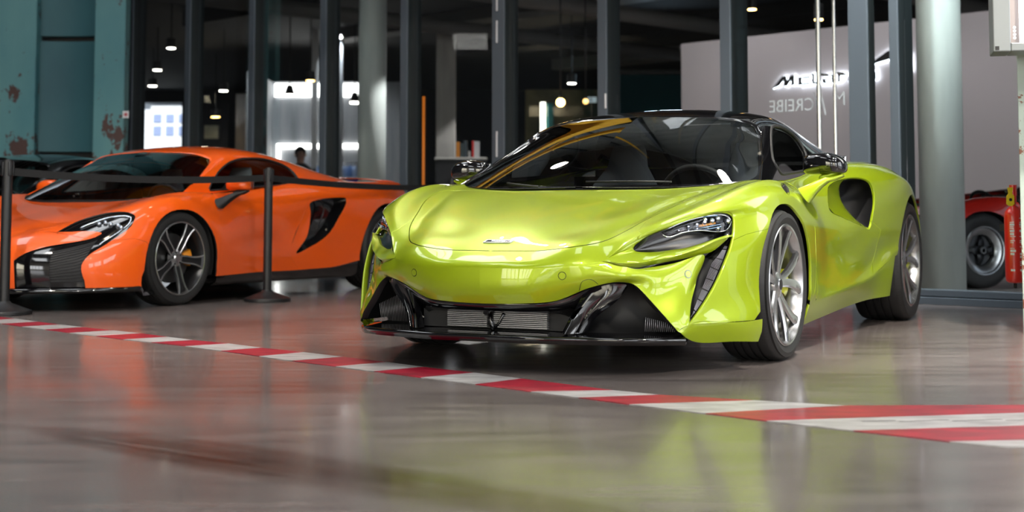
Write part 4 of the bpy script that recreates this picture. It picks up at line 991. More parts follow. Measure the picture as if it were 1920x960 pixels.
def build_orange():
    V = CV; RL = rear_lines()
    L = [
     [(1.08,0,.15),(1.10,0,.25),(1.09,0,.36),(1.04,0,.45),(.9,0,.53),(.7,0,.59),(.45,0,.65),(.2,0,.705),(-.1,0,.765),(-.8,0,.86),(-1.7,0,.95),(-2.3,0,.93),(-3.15,0,.93)],
     [(1.05,.30,.15),(1.07,.30,.25),(1.06,.30,.36),(1.01,.31,.45),(.88,.32,.53),(.7,.34,.59),(.45,.38,.65),(.2,.42,.705),(-.1,.46,.765),(-.8,.44,.855),(-1.7,.42,.95),(-2.3,.42,.93),(-3.15,.42,.93)],
     [(.98,.53,.15),(1.0,.53,.25),(.985,.53,.36),(.93,.525,.45),(.81,.53,.525),(.64,.555,.59),(.45,.60,.65),(.2,.66,.725),(-.1,.72,.782),(-.5,.75,.795),(-.8,.735,.81),(-1.2,.715,.85),(-1.7,.70,.91),(-2.3,.70,.925),(-3.15,.66,.93)],
     [(.87,.69,.15),(.89,.69,.25),(.875,.685,.36),(.82,.675,.45),(.71,.67,.535),(.55,.70,.61),(.35,.75,.69),(.15,.795,.752),(-.1,.83,.795)]+RL[3],
     [(.775,.79,.15),(.795,.79,.25),(.78,.785,.36),(.72,.775,.45),(.61,.775,.54),(.48,.80,.61),(.3,.845,.69),(.1,.878,.742),(-.1,.89,.762)]+RL[4],
     [(.67,.865,.15),(.685,.865,.25),(.665,.862,.36),(.605,.86,.45),(.51,.86,.53),(.4,.88,.60),(.2,.915,.665),(0,.93,.69),(-.2,.925,.685)]+RL[5],
     [(.57,.91,.15),(.58,.912,.25),(.555,.912,.36),(.485,.92,.45),(.38,.925,.52),(.25,.937,.575),(0,.95,.61),(-.2,.945,.60)]+RL[6],
     [(.48,.94,.15),(.475,.942,.25),(.44,.945,.35),(.35,.95,.43),(.2,.953,.475),(0,.955,.485)]+RL[7],
     [(.425,.95,.15),(.415,.952,.22),(.36,.955,.285),(.25,.955,.32),(0,.955,.33)]+RL[8],
     [(.39,.95,.12),(.34,.95,.17),(.2,.95,.19),(0,.95,.195)]+RL[9],
    ]
    ts = np.r_[np.linspace(0, .5, 15)**1.0, np.linspace(.5, 1, 12)[1:]]
    TS = Patch(rows_of(L, ts)).orient((0, 6, 6))
    M_p, M_blk, M_dark = MAT['orange'], MAT['gloss_black'], MAT['matt_black']
    root = empty('sports_car', (V.X, V.Y, 0), math.atan2(-math.cos(V.th), -math.sin(V.th)), 'bright orange supercar parked behind the belt barrier', 'car')
    cowl_uv = smooth_line(TS.plan([(.10,0),(.09,.3),(.03,.52),(-.07,.67),(-.175,.757)]), 4)
    cab = TS.plan([(-.3,.76),(-.45,.757),(-.75,.742),(-1.1,.722),(-1.5,.72),(-1.72,.66),(-1.8,.5),(-1.85,0)])
    cabin = np.vstack([[(cowl_uv[0][0], -.05)], cowl_uv, smooth_line(cab, 3), [(cab[-1][0], -.05)]])
    af = smooth_loop([(.395,.05),(.395,.20),(.385,.31),(.35,.43),(.29,.53),(.21,.61),(.11,.658),(0,.672),(-.11,.66),(-.22,.61),(-.31,.52),(-.36,.42),(-.378,.32),(-.385,.2),(-.39,.05)], 2)
    ar = smooth_loop([(-2.235,.05),(-2.24,.3),(-2.28,.46),(-2.34,.57),(-2.42,.66),(-2.53,.72),(-2.66,.74),(-2.78,.72),(-2.89,.66),(-2.97,.57),(-3.03,.46),(-3.06,.3),(-3.06,.05)], 2)
    def sideloop(P, zmin):
        q = [p for p in P if p[1] > zmin]; uv = TS.side(q); return np.vstack([[(uv[0][0], TS.Lv+.05)], uv, [(uv[-1][0], TS.Lv+.05)]])
    afl = np.vstack([TS.side([p for p in af if p[1] > .13]), ]); m = [p for p in af if p[1] > .13]
    a0 = TS.side([(-.385,.21)])[0]
    afl = np.vstack([TS.side([p for p in af if p[1] > .2]), [(a0[0], TS.Lv+.05)], [(-.05, TS.Lv+.05)], [(-.05, TS.side([(.40,.2)])[0][1])]])
    arl = sideloop(ar, .27)
    lamp_px = [(107,435),(128,423),(150,412.5),(175,404.5),(199,399),(225,396.5),(240,398),(252,403),(253,410),(246,424),(232,436),(217,446),(200,457),(187,465),(172,474),(160,485),(152.5,497),(153,512),(158,526)]
    lamp_px2 = [(26,489),(45,476),(70,467),(94,461),(125,456),(150,452),(170,447.5),(184,442),(191,437),(183,434.5),(165,433.5),(150,433.5),(128,434.5)]
    a_, b_ = TS.trace(V, lamp_px), TS.trace(V, lamp_px2)
    lamp = np.vstack([smooth_line(a_, 2), [(-.05, a_[-1][1]), (-.05, b_[0][1])], smooth_line(b_, 2)])
    scoop = smooth_loop(TS.trace(V, [(581.5,381),(600,374),(622,371),(645,370.5),(648.5,374),(648,384),(637,405),(619,435),(600,452),(585,461),(556,475.5),(565,460),(575,445),(581,420),(582.5,398)]), 3)
    h = TS.plan([(.90,-.02),(.90,.30),(.80,.47),(.62,.53),(.40,.585),(.15,.65),(-.02,.685)]); h2 = TS.plan([(.08,.5),(.125,.3),(.135,0)])
    hood = np.vstack([[(h[0][0], -.05)], smooth_line(h, 4), smooth_line(h2, 3), [(h2[-1][0], -.05)]]); 
    bl = TS.side([(.40,.475),(.55,.487)]); 
    bump = np.vstack([[(-.05, -.05)], [(h[0][0]*1.0, -.05)], TS.plan([(.90,.0),(.90,.30)]), TS.plan([(.83,.50)]), TS.near([(.66,.85,.47),(.45,.925,.475),(.37,.94,.45),(.30,.955,.38)]), [(TS.near([(.30,.955,.38)])[0][0], TS.Lv+.05)], [(-.05, TS.Lv+.05)]])
    d = TS.side([(-.42,.20),(-.43,.4),(-.45,.6),(-.47,.72)]); d2 = TS.side([(-1.60,.80),(-1.50,.60),(-1.30,.33),(-1.42,.21)])
    door = np.vstack([[(d[0][0], TS.Lv+.05)], d, TS.plan([(-.5,.765),(-1.4,.725)]), d2, [(d2[-1][0], TS.Lv+.05)]])
    loops = [cabin, afl, arl, lamp, scoop, hood, bump, door]
    Vt, T, cen = TS.mesh(loops, 110, 80); I = [pip(cen, l) for l in loops]
    hole = I[0] | I[1] | I[2] | I[3] | I[4]
    rg = {'hood': I[5] & ~hole, 'front_bumper': I[6] & ~I[5] & ~hole, 'door': I[7] & ~hole & ~I[6] & ~I[5]}
    rest = ~hole & ~I[5] & ~I[6] & ~I[7]; rg['front_fender'] = rest & (cen[:, 0] < d[:, 0].mean()); rg['rear_quarter_panel'] = rest & (cen[:, 0] >= d[:, 0].mean())
    gp = lambda uv: uv[1] > 1e-6
    for k in ('hood', 'front_bumper'):
        s = Skin(); s.region(TS, Vt, T[rg[k]], gapf=gp, gap=.002, dark=1); s.mirrored(); s.build(k, [M_p, M_dark], root)
    for k in ('door', 'front_fender', 'rear_quarter_panel'):
        s = Skin(); s.region(TS, Vt, T[rg[k]], gapf=gp, gap=.0015, dark=1); both(root, k, s, [M_p, M_dark])
    s = Skin(); s.region(TS, Vt, T[I[3]], off=-.016, gap=0, depth=0, flange=False)
    for sgn, sk in ((1, s), (-1, s.flipped())):
        pod = sk.build('headlight', M_blk, root); S_ = np.array([1, sgn, 1])
        e = TS.trace(V, smooth_line([(150,425),(175,415),(199,407),(225,403),(240,404),(246,408),(240,421),(214,440),(199,449),(186,458)], 4)); q = TS.samp(e)-TS.samp(e, TS.Nn)*.010
        MB().tube(q*S_, .005, 6).build('light_strip', MAT['lamp_chrome'], pod)
        e = TS.trace(V, [(186,418),(198,416),(208,419),(222,421),(228,426)]); q = TS.samp(e)-TS.samp(e, TS.Nn)*.008
        for c in q:
            mb = MB(); bmesh.ops.create_icosphere(mb.bm, subdivisions=2, radius=.016, matrix=Matrix.Translation(c*S_))
            for f in mb.bm.faces: f.smooth = True
            mb.build('led_projector', MAT['lamp_chrome'], pod, recalc=False)
        # mesh grille in the lower part
        n_ = 24; tp = TS.trace(V, smooth_line([(97,471),(130,463),(160,456),(184,448)], 8)); bt_ = TS.trace(V, smooth_line([(93,531),(115,531),(138,531),(157,529)], 8))
        off_ = lambda uv, d: TS.samp(uv)-TS.samp(uv, TS.Nn)*d
        rows_ = [off_(tp*(1-t)+bt_*t, .0125)*S_ for t in np.linspace(0, 1, 10)]
        g_ = Skin(); lofts(g_, rows_, (6, 3*sgn, 1)); gr_ = g_.build('intake_grille', MAT['mesh_black'], pod)
        mb = MB()
        for k, t in enumerate(np.linspace(.04, .96, 13)):
            mb.tube(off_(tp*(1-t)+bt_*t, .010)*S_, .0028, 4)
        mb.build('grille_bars', MAT['rim_dark'], gr_)
    s = Skin(); s.region(TS, Vt, T[I[4]], off=-.07, gap=0, depth=0, flange=False); P = TS.samp(scoop); N_ = TS.samp(scoop, TS.Nn)
    lofts(s, [P, P-N_*.07], tuple(P.mean(0)), closed=True)
    for sgn, sk in ((1, s), (-1, s.flipped())):
        du = sk.build('side_intake', MAT['gloss_black'], root); S_ = np.array([1, sgn, 1])
        e = TS.trace(V, smooth_line([(603,374),(609,383),(610,396),(604,413),(596,428)], 3)); q = TS.samp(e)-TS.samp(e, TS.Nn)*.02
        MB().tube(q*S_, .006, 6).build('intake_blade', MAT['rim_dark'], du)
    # lower lip and sill
    u = np.linspace(0, TS.Lv, 60); e = TS.samp(np.stack([np.zeros(60), u], 1))
    s = Skin(); lofts(s, [e+[0,0,.004], e+[.02,.012,-.008], e+[.018,.01,-.03], e*[1,.9,1]+[-.3,0,-.03]], (5, 2, .1)); s.mirrored(); s.build('front_lip', M_blk, root)
    s = Skin(); e = TS.samp(np.stack([np.linspace(TS.side([(-.40,.21)])[0][0], TS.side([(-2.22,.26)])[0][0], 40), np.full(40, TS.Lv)], 1))
    lofts(s, [e, e*[1,.985,.0]+[0,0,.15], e*[1,.93,0]+[0,0,.12], e*[1,.6,0]+[0,0,.12]], (-1, 6, 0)); both(root, 'side_skirt', s, M_blk)
    # tail wing
    mb = MB(); rows = []
    for y in np.linspace(-.72, .72, 17):
        z = .975-.03*(y/.72)**4; rows.append([(-2.80,y,z-.006),(-2.88,y,z+.006),(-3.0,y,z+.008),(-3.12,y,z-.002),(-3.12,y,z-.014),(-2.95,y,z-.014)])
    mb.loft(rows, closed=True, caps=True); mb.build('tail_wing', M_p, root, sharp=40)
    gh = greenhouse(root, V, TS, cowl_uv, dict(win=[(388,364),(396,346),(408,325),(426,307),(447,298.5),(470,296.5),(493,297.5),(521,305),(543,316.5),(556,331),(559,345),(540,350),(517,355),(480,363),(440,368),(405,369)],
        glass=[(142,374.5),(185,374),(232,373),(275,370),(315,364),(345,356),(358,350),(370,336),(385,316),(396,300),(402,291),(392,289),(370,286.5),(345,285),(318,284),(295,284)]), M_p, MAT['orange'])
    for a, b in (((85,366),(140,371)), ((96,357),(150,367))):
        MB().tube([gh.samp(gh.trace(V, [p]))[0]+[.006,0,.012] for p in (a, b)], .008, 6).build('wiper', MAT['rubber'], root)
    mirrors(root, MAT['orange'], MAT['matt_black'])
    rear_and_wheels(root, TS, 2.67, .93, (.33,.235,.258), (.35,.30,.27), 'orange')
    return root
# ================================================================== the hall and the showroom behind the glass
DIR = Vector((.7240, -.6898, 0)); NRM = Vector((-.6898, -.7240, 0)); A0 = Vector((-4.866, 17.267, 0)); SP = 1.2919
def fp(k, dn=0, z=0): return A0 + DIR*(k*SP) + NRM*dn + Vector((0, 0, z))
FM = Matrix(((DIR.x, NRM.x, 0, A0.x), (DIR.y, NRM.y, 0, A0.y), (0, 0, 1, 0), (0, 0, 0, 1)))   # facade frame: x along, y towards the hall
def wpt(px, Y, row):
    """world point at depth Y seen at a pixel"""
    a = (px-960)/F_PX; b = (PRIN_Y-row)/F_PX; cp, sp = math.cos(PITCH), math.sin(PITCH)
    d = Vector((a, cp-b*sp, sp+b*cp)); return Vector((0, 0, CAM_H)) + d*(Y/d.y)
def noise_mix(m, c1, c2, scale, detail=4, lo=.4, hi=.6, stretch=(1, 1, 1), coord='Object', rough=None):
    n, l, b = nodes(m); tc = n.new('ShaderNodeTexCoord'); mp = n.new('ShaderNodeMapping'); mp.inputs['Scale'].default_value = stretch
    no = n.new('ShaderNodeTexNoise'); no.inputs['Scale'].default_value = scale; no.inputs['Detail'].default_value = detail
    cr = n.new('ShaderNodeValToRGB'); cr.color_ramp.elements[0].position = lo; cr.color_ramp.elements[1].position = hi
    cr.color_ramp.elements[0].color = (*c1, 1); cr.color_ramp.elements[1].color = (*c2, 1)
    l.new(tc.outputs[coord], mp.inputs[0]); l.new(mp.outputs[0], no.inputs['Vector']); l.new(no.outputs[0], cr.inputs[0])
    return cr, no
def floor_mat():
    m = mat('polished_concrete', (.3, .28, .27), .18, 0, 0); n, l, b = nodes(m)
    cr, no = noise_mix(m, (.135, .112, .108), (.25, .218, .212), .9, 6, .3, .7)
    cr2, no2 = noise_mix(m, (.72, .72, .72), (1.08, 1.08, 1.08), 2.2, 9, .3, .72, (1, 5, 1))
    mu = n.new('ShaderNodeMix'); mu.data_type = 'RGBA'; mu.blend_type = 'MULTIPLY'; mu.inputs[0].default_value = 1
    l.new(cr.outputs[0], mu.inputs[6]); l.new(cr2.outputs[0], mu.inputs[7])
    # tyre skid: streaks inside a long narrow ellipse on the floor
    tc = n.new('ShaderNodeTexCoord'); mp = n.new('ShaderNodeMapping'); mp.vector_type = 'POINT'
    ang = SKID[2]
    mp2 = n.new('ShaderNodeVectorMath'); mp2.operation = 'SUBTRACT'; mp2.inputs[1].default_value = (SKID[0], SKID[1], 0)
    l.new(tc.outputs['Object'], mp2.inputs[0]); mp.inputs['Rotation'].default_value = (0, 0, -ang); l.new(mp2.outputs[0], mp.inputs[0])
    sx = n.new('ShaderNodeSeparateXYZ'); l.new(mp.outputs[0], sx.inputs[0])
    def mth(op, a, bb=None):
        q = n.new('ShaderNodeMath'); q.operation = op
        if hasattr(a, 'links'): l.new(a, q.inputs[0])
        else: q.inputs[0].default_value = a
        if bb is not None:
            if hasattr(bb, 'links'): l.new(bb, q.inputs[1])
            else: q.inputs[1].default_value = bb
        return q.outputs[0]
    ex = mth('POWER', mth('ABSOLUTE', mth('DIVIDE', sx.outputs['X'], SKID[3])), 2.0); ey = mth('POWER', mth('ABSOLUTE', mth('DIVIDE', sx.outputs['Y'], SKID[4])), 2.0)
    r = mth('SUBTRACT', 1.0, mth('ADD', ex, ey)); r = mth('MAXIMUM', r, 0.0); r = mth('POWER', r, .45)
    st = n.new('ShaderNodeTexNoise'); st.inputs['Scale'].default_value = 3; st.inputs['Detail'].default_value = 5
    mp3 = n.new('ShaderNodeMapping'); mp3.inputs['Scale'].default_value = (.3, 34, 1); l.new(mp.outputs[0], mp3.inputs[0]); l.new(mp3.outputs[0], st.inputs['Vector'])
    rp = n.new('ShaderNodeValToRGB'); rp.color_ramp.elements[0].position = .36; rp.color_ramp.elements[1].position = .50; l.new(st.outputs[0], rp.inputs[0])
    fac = mth('MULTIPLY', mth('MULTIPLY', r, rp.outputs[0]), .97)
    mx = n.new('ShaderNodeMix'); mx.data_type = 'RGBA'; l.new(fac, mx.inputs[0]); l.new(mu.outputs[2], mx.inputs[6]); mx.inputs[7].default_value = (.045, .022, .016, 1)
    l.new(mx.outputs[2], b.inputs['Base Color'])
    rr = n.new('ShaderNodeMapRange'); rr.inputs[3].default_value = .12; rr.inputs[4].default_value = .30; l.new(no2.outputs[0], rr.inputs[0]); l.new(rr.outputs[0], b.inputs['Roughness'])
    b.inputs['Specular IOR Level'].default_value = .6
    b.inputs['Coat Weight'].default_value = .12; b.inputs['Coat Roughness'].default_value = .06
    bp = n.new('ShaderNodeBump'); bp.inputs['Strength'].default_value = .10; bp.inputs['Distance'].default_value = .004
    nb = n.new('ShaderNodeTexNoise'); nb.inputs['Scale'].default_value = 5; nb.inputs['Detail'].default_value = 4; l.new(tc.outputs['Object'], nb.inputs['Vector']); l.new(nb.outputs[0], bp.inputs['Height']); l.new(bp.outputs[0], b.inputs['Normal']); l.new(bp.outputs[0], b.inputs['Coat Normal'])
    return m
SKID = (-.55, 3.42, math.radians(-37), 1.05, .17)
def peel_mat(name, base, base2, rust, amount=.56, scale=3.2, low=.12):
    m = mat(name, base, .55); n, l, b = nodes(m)
    c0, _ = noise_mix(m, base, base2, 1.3, 5, .35, .65, (1, 1, .5))
    c1, no = noise_mix(m, (0, 0, 0), (1, 1, 1), scale, 10, amount, amount+.015, (1, 1, .8)); no.inputs['Roughness'].default_value = .7
    # more flaking low down: the position along Z shifts the threshold
    tc = n.new('ShaderNodeTexCoord'); sx = n.new('ShaderNodeSeparateXYZ'); l.new(tc.outputs['Object'], sx.inputs[0])
    mr = n.new('ShaderNodeMapRange'); mr.inputs[1].default_value = .8; mr.inputs[2].default_value = 2.2; mr.inputs[3].default_value = low; mr.inputs[4].default_value = -.03; l.new(sx.outputs['Z'], mr.inputs[0])
    ad = n.new('ShaderNodeMath'); ad.operation = 'ADD'; l.new(no.outputs[0], ad.inputs[0]); l.new(mr.outputs[0], ad.inputs[1]); l.new(ad.outputs[0], c1.inputs[0])
    mx = n.new('ShaderNodeMix'); mx.data_type = 'RGBA'; l.new(c1.outputs[0], mx.inputs[0]); l.new(c0.outputs[0], mx.inputs[6]); mx.inputs[7].default_value = (*rust, 1); l.new(mx.outputs[2], b.inputs['Base Color'])
    return m
def concrete_mat(name, a, c):
    m = mat(name, a, .75); n, l, b = nodes(m); c0, no = noise_mix(m, a, c, 2.2, 8, .3, .7, (2, 2, .5)); l.new(c0.outputs[0], b.inputs['Base Color']); return m

def build_place():
    S = {}
    frame_m = mat('frame_anthracite', (.10, .122, .148), .42, .15); shade_m = mat('frame_shade', (.010, .016, .018), .4); dark_m = mat('room_black', (.012, .012, .014), .8)
    ceil_m = mat('ceiling_dark', (.035, .034, .034), .8); pane_m = glass_mat('pane', (.95, .97, .97), .22)
    fm = floor_mat()
    # floor: hall and showroom share one slab
    mb = MB(); mb.box(-17, 17, -13, 46, -.15, 0); tag(mb.build('floor', fm), kind='structure')
    # ---- showroom shell
    def quad_wall(name, p, q, z0, z1, th, m, kind='structure'):
        p, q = Vector(p), Vector(q); d = (q-p).normalized(); n_ = Vector((-d.y, d.x, 0)); mb = MB()
        M = Matrix(((d.x, n_.x, 0, p.x), (d.y, n_.y, 0, p.y), (0, 0, 1, 0), (0, 0, 0, 1)))
        mb.box(0, (q-p).length, 0, th, z0, z1, M=M); o = mb.build(name, m); return tag(o, kind=kind)
    L_, R_ = fp(-7.5), fp(14)
    # far wall with a tall doorway to the yard
    X0, X1, ZT = wpt(263, 40, 250).x, wpt(340, 40, 250).x, wpt(300, 40, 192).z
    mb = MB(); mb.box(-17, X0, 40, 40.2, 0, 4.6); mb.box(X1, 17, 40, 40.2, 0, 4.6); mb.box(X0, X1, 40, 40.2, ZT, 4.6); tag(mb.build('wall_far', dark_m), kind='structure')
    quad_wall('wall_left_showroom', (-16.8, 18, 0), (-16.8, 40, 0), 0, 4.6, .2, dark_m); quad_wall('wall_right_showroom', (16.8, 40, 0), (16.8, 3, 0), 0, 4.6, .2, dark_m)
    # showroom ceiling (stops at the facade line) with beams and ducts
    a, b_ = fp(-9, -.1), fp(17.5, -.1)
    mb = MB(); z = 4.35; vs = [mb.bm.verts.new(v) for v in [(a.x, a.y, z), (b_.x, b_.y, z), (17, 40, z), (-17, 40, z)]]; vt = [mb.bm.verts.new((v.co.x, v.co.y, z+.15)) for v in vs]
    mb.bm.faces.new(vs); mb.bm.faces.new(vt[::-1])
    for k in range(4): mb.bm.faces.new((vs[k], vs[(k+1) % 4], vt[(k+1) % 4], vt[k]))
    tag(mb.build('ceiling_showroom', ceil_m), kind='structure')
    conc_d = mat('duct_grey', (.16, .155, .15), .6)
    for k, (dn, z0, w_) in enumerate([(-2.2, 4.14, .5), (-5.0, 4.10, .7), (-8.2, 4.14, .5), (-11.5, 4.1, .8), (-15, 4.1, .6)]):
        mb = MB(); mb.box(-6, 15, dn-w_/2, dn+w_/2, z0, 4.35, M=FM); tag(mb.build('beam_%d' % (k+1), ceil_m if k % 2 else conc_d), kind='structure')
    for k, (u, z0) in enumerate([(-2, 3.9), (1.0, 3.92), (5.35, 3.85), (8.1, 3.94)]):
        mb = MB(); mb.cyl(FM @ Vector((u, -1.5, z0)), FM @ Vector((u+1.5, -20, z0)), .13, n=16); tag(mb.build('air_duct', conc_d), 'round grey air duct under the dark showroom ceiling, %s' % ['nearest the riveted teal column', 'above the grey clothes bay', 'above the books shelf', 'above the pinkish wall edge'][k], 'duct', 'air ducts under the showroom ceiling')
    # ---- glass facade: posts, panes, sill
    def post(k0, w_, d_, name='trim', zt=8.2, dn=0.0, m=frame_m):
        mb = MB(); mb.box(k0*SP, k0*SP+w_, dn-.022, dn, 0, zt, .004, M=FM); mb.box(k0*SP+.006, k0*SP+w_-.006, dn-d_, dn-.0225, 0, zt, M=FM, mi=1); return mb.build(name, [m, shade_m])  # front cap in frame tone, body behind painted dark as its shaded side
    ks = [-2, -1, 0, 1, 2, 3, 4, 5, 6, 7]
    ks_all = ks+[9.9, 11.2]
    cnt = 1
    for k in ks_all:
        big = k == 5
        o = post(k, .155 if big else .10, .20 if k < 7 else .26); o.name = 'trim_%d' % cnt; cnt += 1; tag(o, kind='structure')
    # double door frames
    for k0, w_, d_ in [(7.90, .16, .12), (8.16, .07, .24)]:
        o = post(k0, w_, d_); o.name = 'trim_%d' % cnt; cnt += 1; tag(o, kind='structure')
    # sill rails
    for z0, z1, pr in [(0, .052, .03), (.058, .105, .012)]:
        mb = MB(); mb.box(-3*SP, 14*SP, -.12, pr, z0, z1, .004, M=FM); o = mb.build('trim_%d' % cnt, frame_m); cnt += 1; tag(o, kind='structure')
    edges = ks+[7.90, 8.16, 9.9, 11.2, 13.5]; n_ = 1
    for a, b_ in zip(edges[:-1], edges[1:]):
        mb = MB(); mb.box(a*SP+.09, b_*SP+.005, -.075, -.065, .10, 8.2, M=FM); o = mb.build('window_%d' % n_, pane_m); tag(o, kind='structure'); n_ += 1
    # facade above the showroom ceiling is closed by a dark bulkhead
    mb = MB(); mb.box(-9*SP, 18*SP, -.5, -.1, 4.35, 8.4, M=FM); tag(mb.build('wall_bulkhead', mat('bulkhead_grey', (.30, .31, .31), .7)), kind='structure')
    # long bar handles on the glass doors
    hm = mat('brushed_steel', (.75, .74, .72), .22, 1.0)
    for px, lab in ((1547, 'tall brushed steel bar handle on the glass door, beside the dark post'), (1577, 'tall brushed steel bar handle on the glass door, beside the wide door frame')):
        q = (px-960)/F_PX; A, B, Cc = -0.2818079, 0.05418219, 0.05159773; kk = (q-A)/(B+Cc*q)
        e = empty('door_handle_bar', fp(kk, .07, 0), 0, lab, 'handle', 'bar handles of the glass doors')
        mb = MB(); r_ = .018 if px < 1560 else .013; mb.cyl((0, 0, .25), (0, 0, 3.4), r_, n=20); mb.build('bar', hm, e, sharp=40)
        for z in (.5, 1.7, 2.9): mb = MB(); mb.cyl((0, 0, z), tuple(-NRM*.13+Vector((0, 0, z))), .009, n=10); mb.build('standoff', hm, e)
    hgm = mat('hinge_white', (.75, .75, .78), .3, .2)
    for k, dx, zs in ((5, .062, [(2.55, 2.75), (2.25, 2.46), (1.18, 1.42), (.55, .8)]), (6, .088, [(1.56, 1.69), (1.28, 1.49), (.5, .7)])):
        for z0, z1 in zs:
            kz = 'wide' if k == 5 else 'narrow'
            mb = MB(); mb.box(k*SP+dx, k*SP+dx+.016, 0, .012, z0, z1, .003, M=FM); tag(mb.build('hinge_cover', hgm), 'slim white hinge cover on the %s grey post, %s' % (kz, 'about %.1f metres up' % z0), 'hinge', 'hinge covers on the facade posts')
    # ---- concrete columns
    cm = concrete_mat('column_concrete', (.52, .57, .56), (.70, .75, .73)); cm2 = concrete_mat('column_concrete_warm', (.42, .40, .38), (.58, .55, .52))
    for k, (px, Y, dia) in enumerate([(697, 16.8, .342), (1765, 10.9, .345)]):
        X = (px-960)/F_PX*Y; mb = MB(); mb.cyl((X, Y, 0), (X, Y, 4.35), dia/2, n=64); tag(mb.build('column_%d' % (k+1), cm), kind='structure')
    X = (835-960)/F_PX*24.3; mb = MB(); mb.box(X-.17, X+.17, 24.3, 24.64, 0, 4.0, .01); tag(mb.build('column_3', cm2), kind='structure')
    X = (450-960)/F_PX*32; mb = MB(); mb.box(X-.12, X+.12, 32, 32.3, 0, wpt(450, 32, 176).z); tag(mb.build('column_4', cm2), kind='structure')
    # ---- partition wall with the back-lit sign
    PD = DIR; P0 = Vector((2.73, 22, 0)); PN = NRM
    PM = Matrix(((PD.x, PN.x, 0, P0.x), (PD.y, PN.y, 0, P0.y), (0, 0, 1, 0), (0, 0, 0, 1)))
    wm = mat('partition_white', (.62, .57, .59), .6)
    mb = MB(); mb.box(0, 13, -.2, 0, 0, 3.42, M=PM); tag(mb.build('wall_partition', wm), kind='structure')
    def on_part(px, row):
        q = (px-960)/F_PX; s_ = (q*22-2.73)/(.7240+.6898*q); Y = 22-.6898*s_
        return s_, wpt(px, Y, row).z
    sgn = empty('wall_sign', P0+PD*on_part(1455, 160)[0], math.atan2(PD.y, PD.x), 'black lettered back-lit brand sign on the grey partition wall', 'sign')
    sm = mat('sign_black', (.01, .01, .012), .35); gm = mat('sign_glow', (1, 1, 1), .5, emit=(.85, .93, 1.0), power=6)
    s0, zb = on_part(1468, 163.5); s1, _ = on_part(1650, 150); sE = s0-on_part(1455, 160)[0]
    z_b = zb; hgt = on_part(1478, 141)[1]-on_part(1478, 161)[1]
    Mx = Matrix.Translation((0, -.055, 0)) @ Matrix.Rotation(PI/2, 4, 'X')
    def letters(body, x_, z_, size, stretch, m, ext, dn, off=0.0, name='lettering', par=None):
        t = text(body, size, ext, m, par or sgn, name, stretch=stretch, align='LEFT', off=off); t.matrix_local = Matrix.Translation((x_, -dn, z_)) @ Matrix.Rotation(PI/2, 4, 'X'); return t
    H = hgt
    lw = s1-s0
    # custom slanted M
    Mp = [(-.16, -.03), (.10, 0.0), (.17, 0), (.36, .62), (.40, 0), (.58, 0), (.86, .60), (.86, 0), (1.10, 0), (1.12, 1.0), (.86, 1.0), (.60, .42), (.54, 1.0), (.28, 1.0)]
    Mp = [(-.62, -.12), (-.10, .10), (.27, .62), (.27, .02), (.50, .02), (.84, .60), (.84, .06), (1.08, .06), (1.08, 1.04), (.80, 1.0), (.52, .50), (.46, 1.0), (.16, .98)]
    def mm(scale_, m, dn, ext, grow=0):
        c = np.mean(Mp, axis=0); pts = []
        for x_, y_ in Mp:
            d_ = np.array([x_, y_])-c; d_ = d_/np.linalg.norm(d_)*grow; pts.append(((x_*H*1.4+d_[0]), y_*H+d_[1]+z_b))
        mb = MB(); mb.prism(pts, dn-ext, dn, Matrix(((1, 0, 0, .14), (0, 0, -1, 0), (0, 1, 0, 0), (0, 0, 0, 1)))); return mb
    mm(1, sm, .075, .02).build('letter_m', sm, sgn); mm(1, gm, .04, .01, .008).build('letter_m_glow', gm, sgn)
    def block(ch, w_, H_):
        t, v = .20*H_, .27*w_; x = .76*H_; r = {'c': [(0, v, 0, x), (v*.8, w_, x-t, x), (v*.8, w_, 0, t)], 'L': [(0, v, 0, H_), (v*.8, w_, 0, t*1.1)],
            'a': [(.08*w_, w_-v*.5, x-t*.85, x), (w_-v, w_, 0, x-.04*H_), (0, w_-v*.5, 0, t*.8), (0, v, t*.3, x*.56), (v*.5, w_-v*.5, x*.42, x*.42+t*.7)],
            'r': [(0, v, 0, x), (v*.8, w_, x-t, x)], 'e': [(0, v, .04*H_, x-.04*H_), (v*.5, w_-v*.3, x-t*.85, x), (w_-v, w_, x*.42, x-.05*H_), (v*.5, w_-v*.3, x*.36, x*.36+t*.7), (v*.5, w_, 0, t*.8)], 'n': [(0, v, 0, x), (v*.8, w_-v*.4, x-t, x), (w_-v, w_, 0, x-.05*H_)]}[ch]
        return r
    for bd, pa, pb in (('c', 1504, 1526), ('L', 1529.5, 1546), ('a', 1549, 1573), ('r', 1578, 1594), ('e', 1598, 1620), ('n', 1624, 1650)):
        xa = on_part(pa, 150)[0]-on_part(1455, 160)[0]; xb_ = on_part(pb, 150)[0]-on_part(1455, 160)[0]; R = block(bd, xb_-xa, H*1.02)
        mb = MB()
        for (x0, x1, z0, z1) in R: mb.box(xa+x0, xa+x1, -.075, -.05, z_b+z0, z_b+z1, .004)
        mb.build('letter', sm, sgn); mb = MB(); g = .007
        for (x0, x1, z0, z1) in R: mb.box(xa+x0-g, xa+x1+g, -.045, -.035, z_b+z0-g, z_b+z1+g)
        mb.build('letter_glow', gm, sgn)
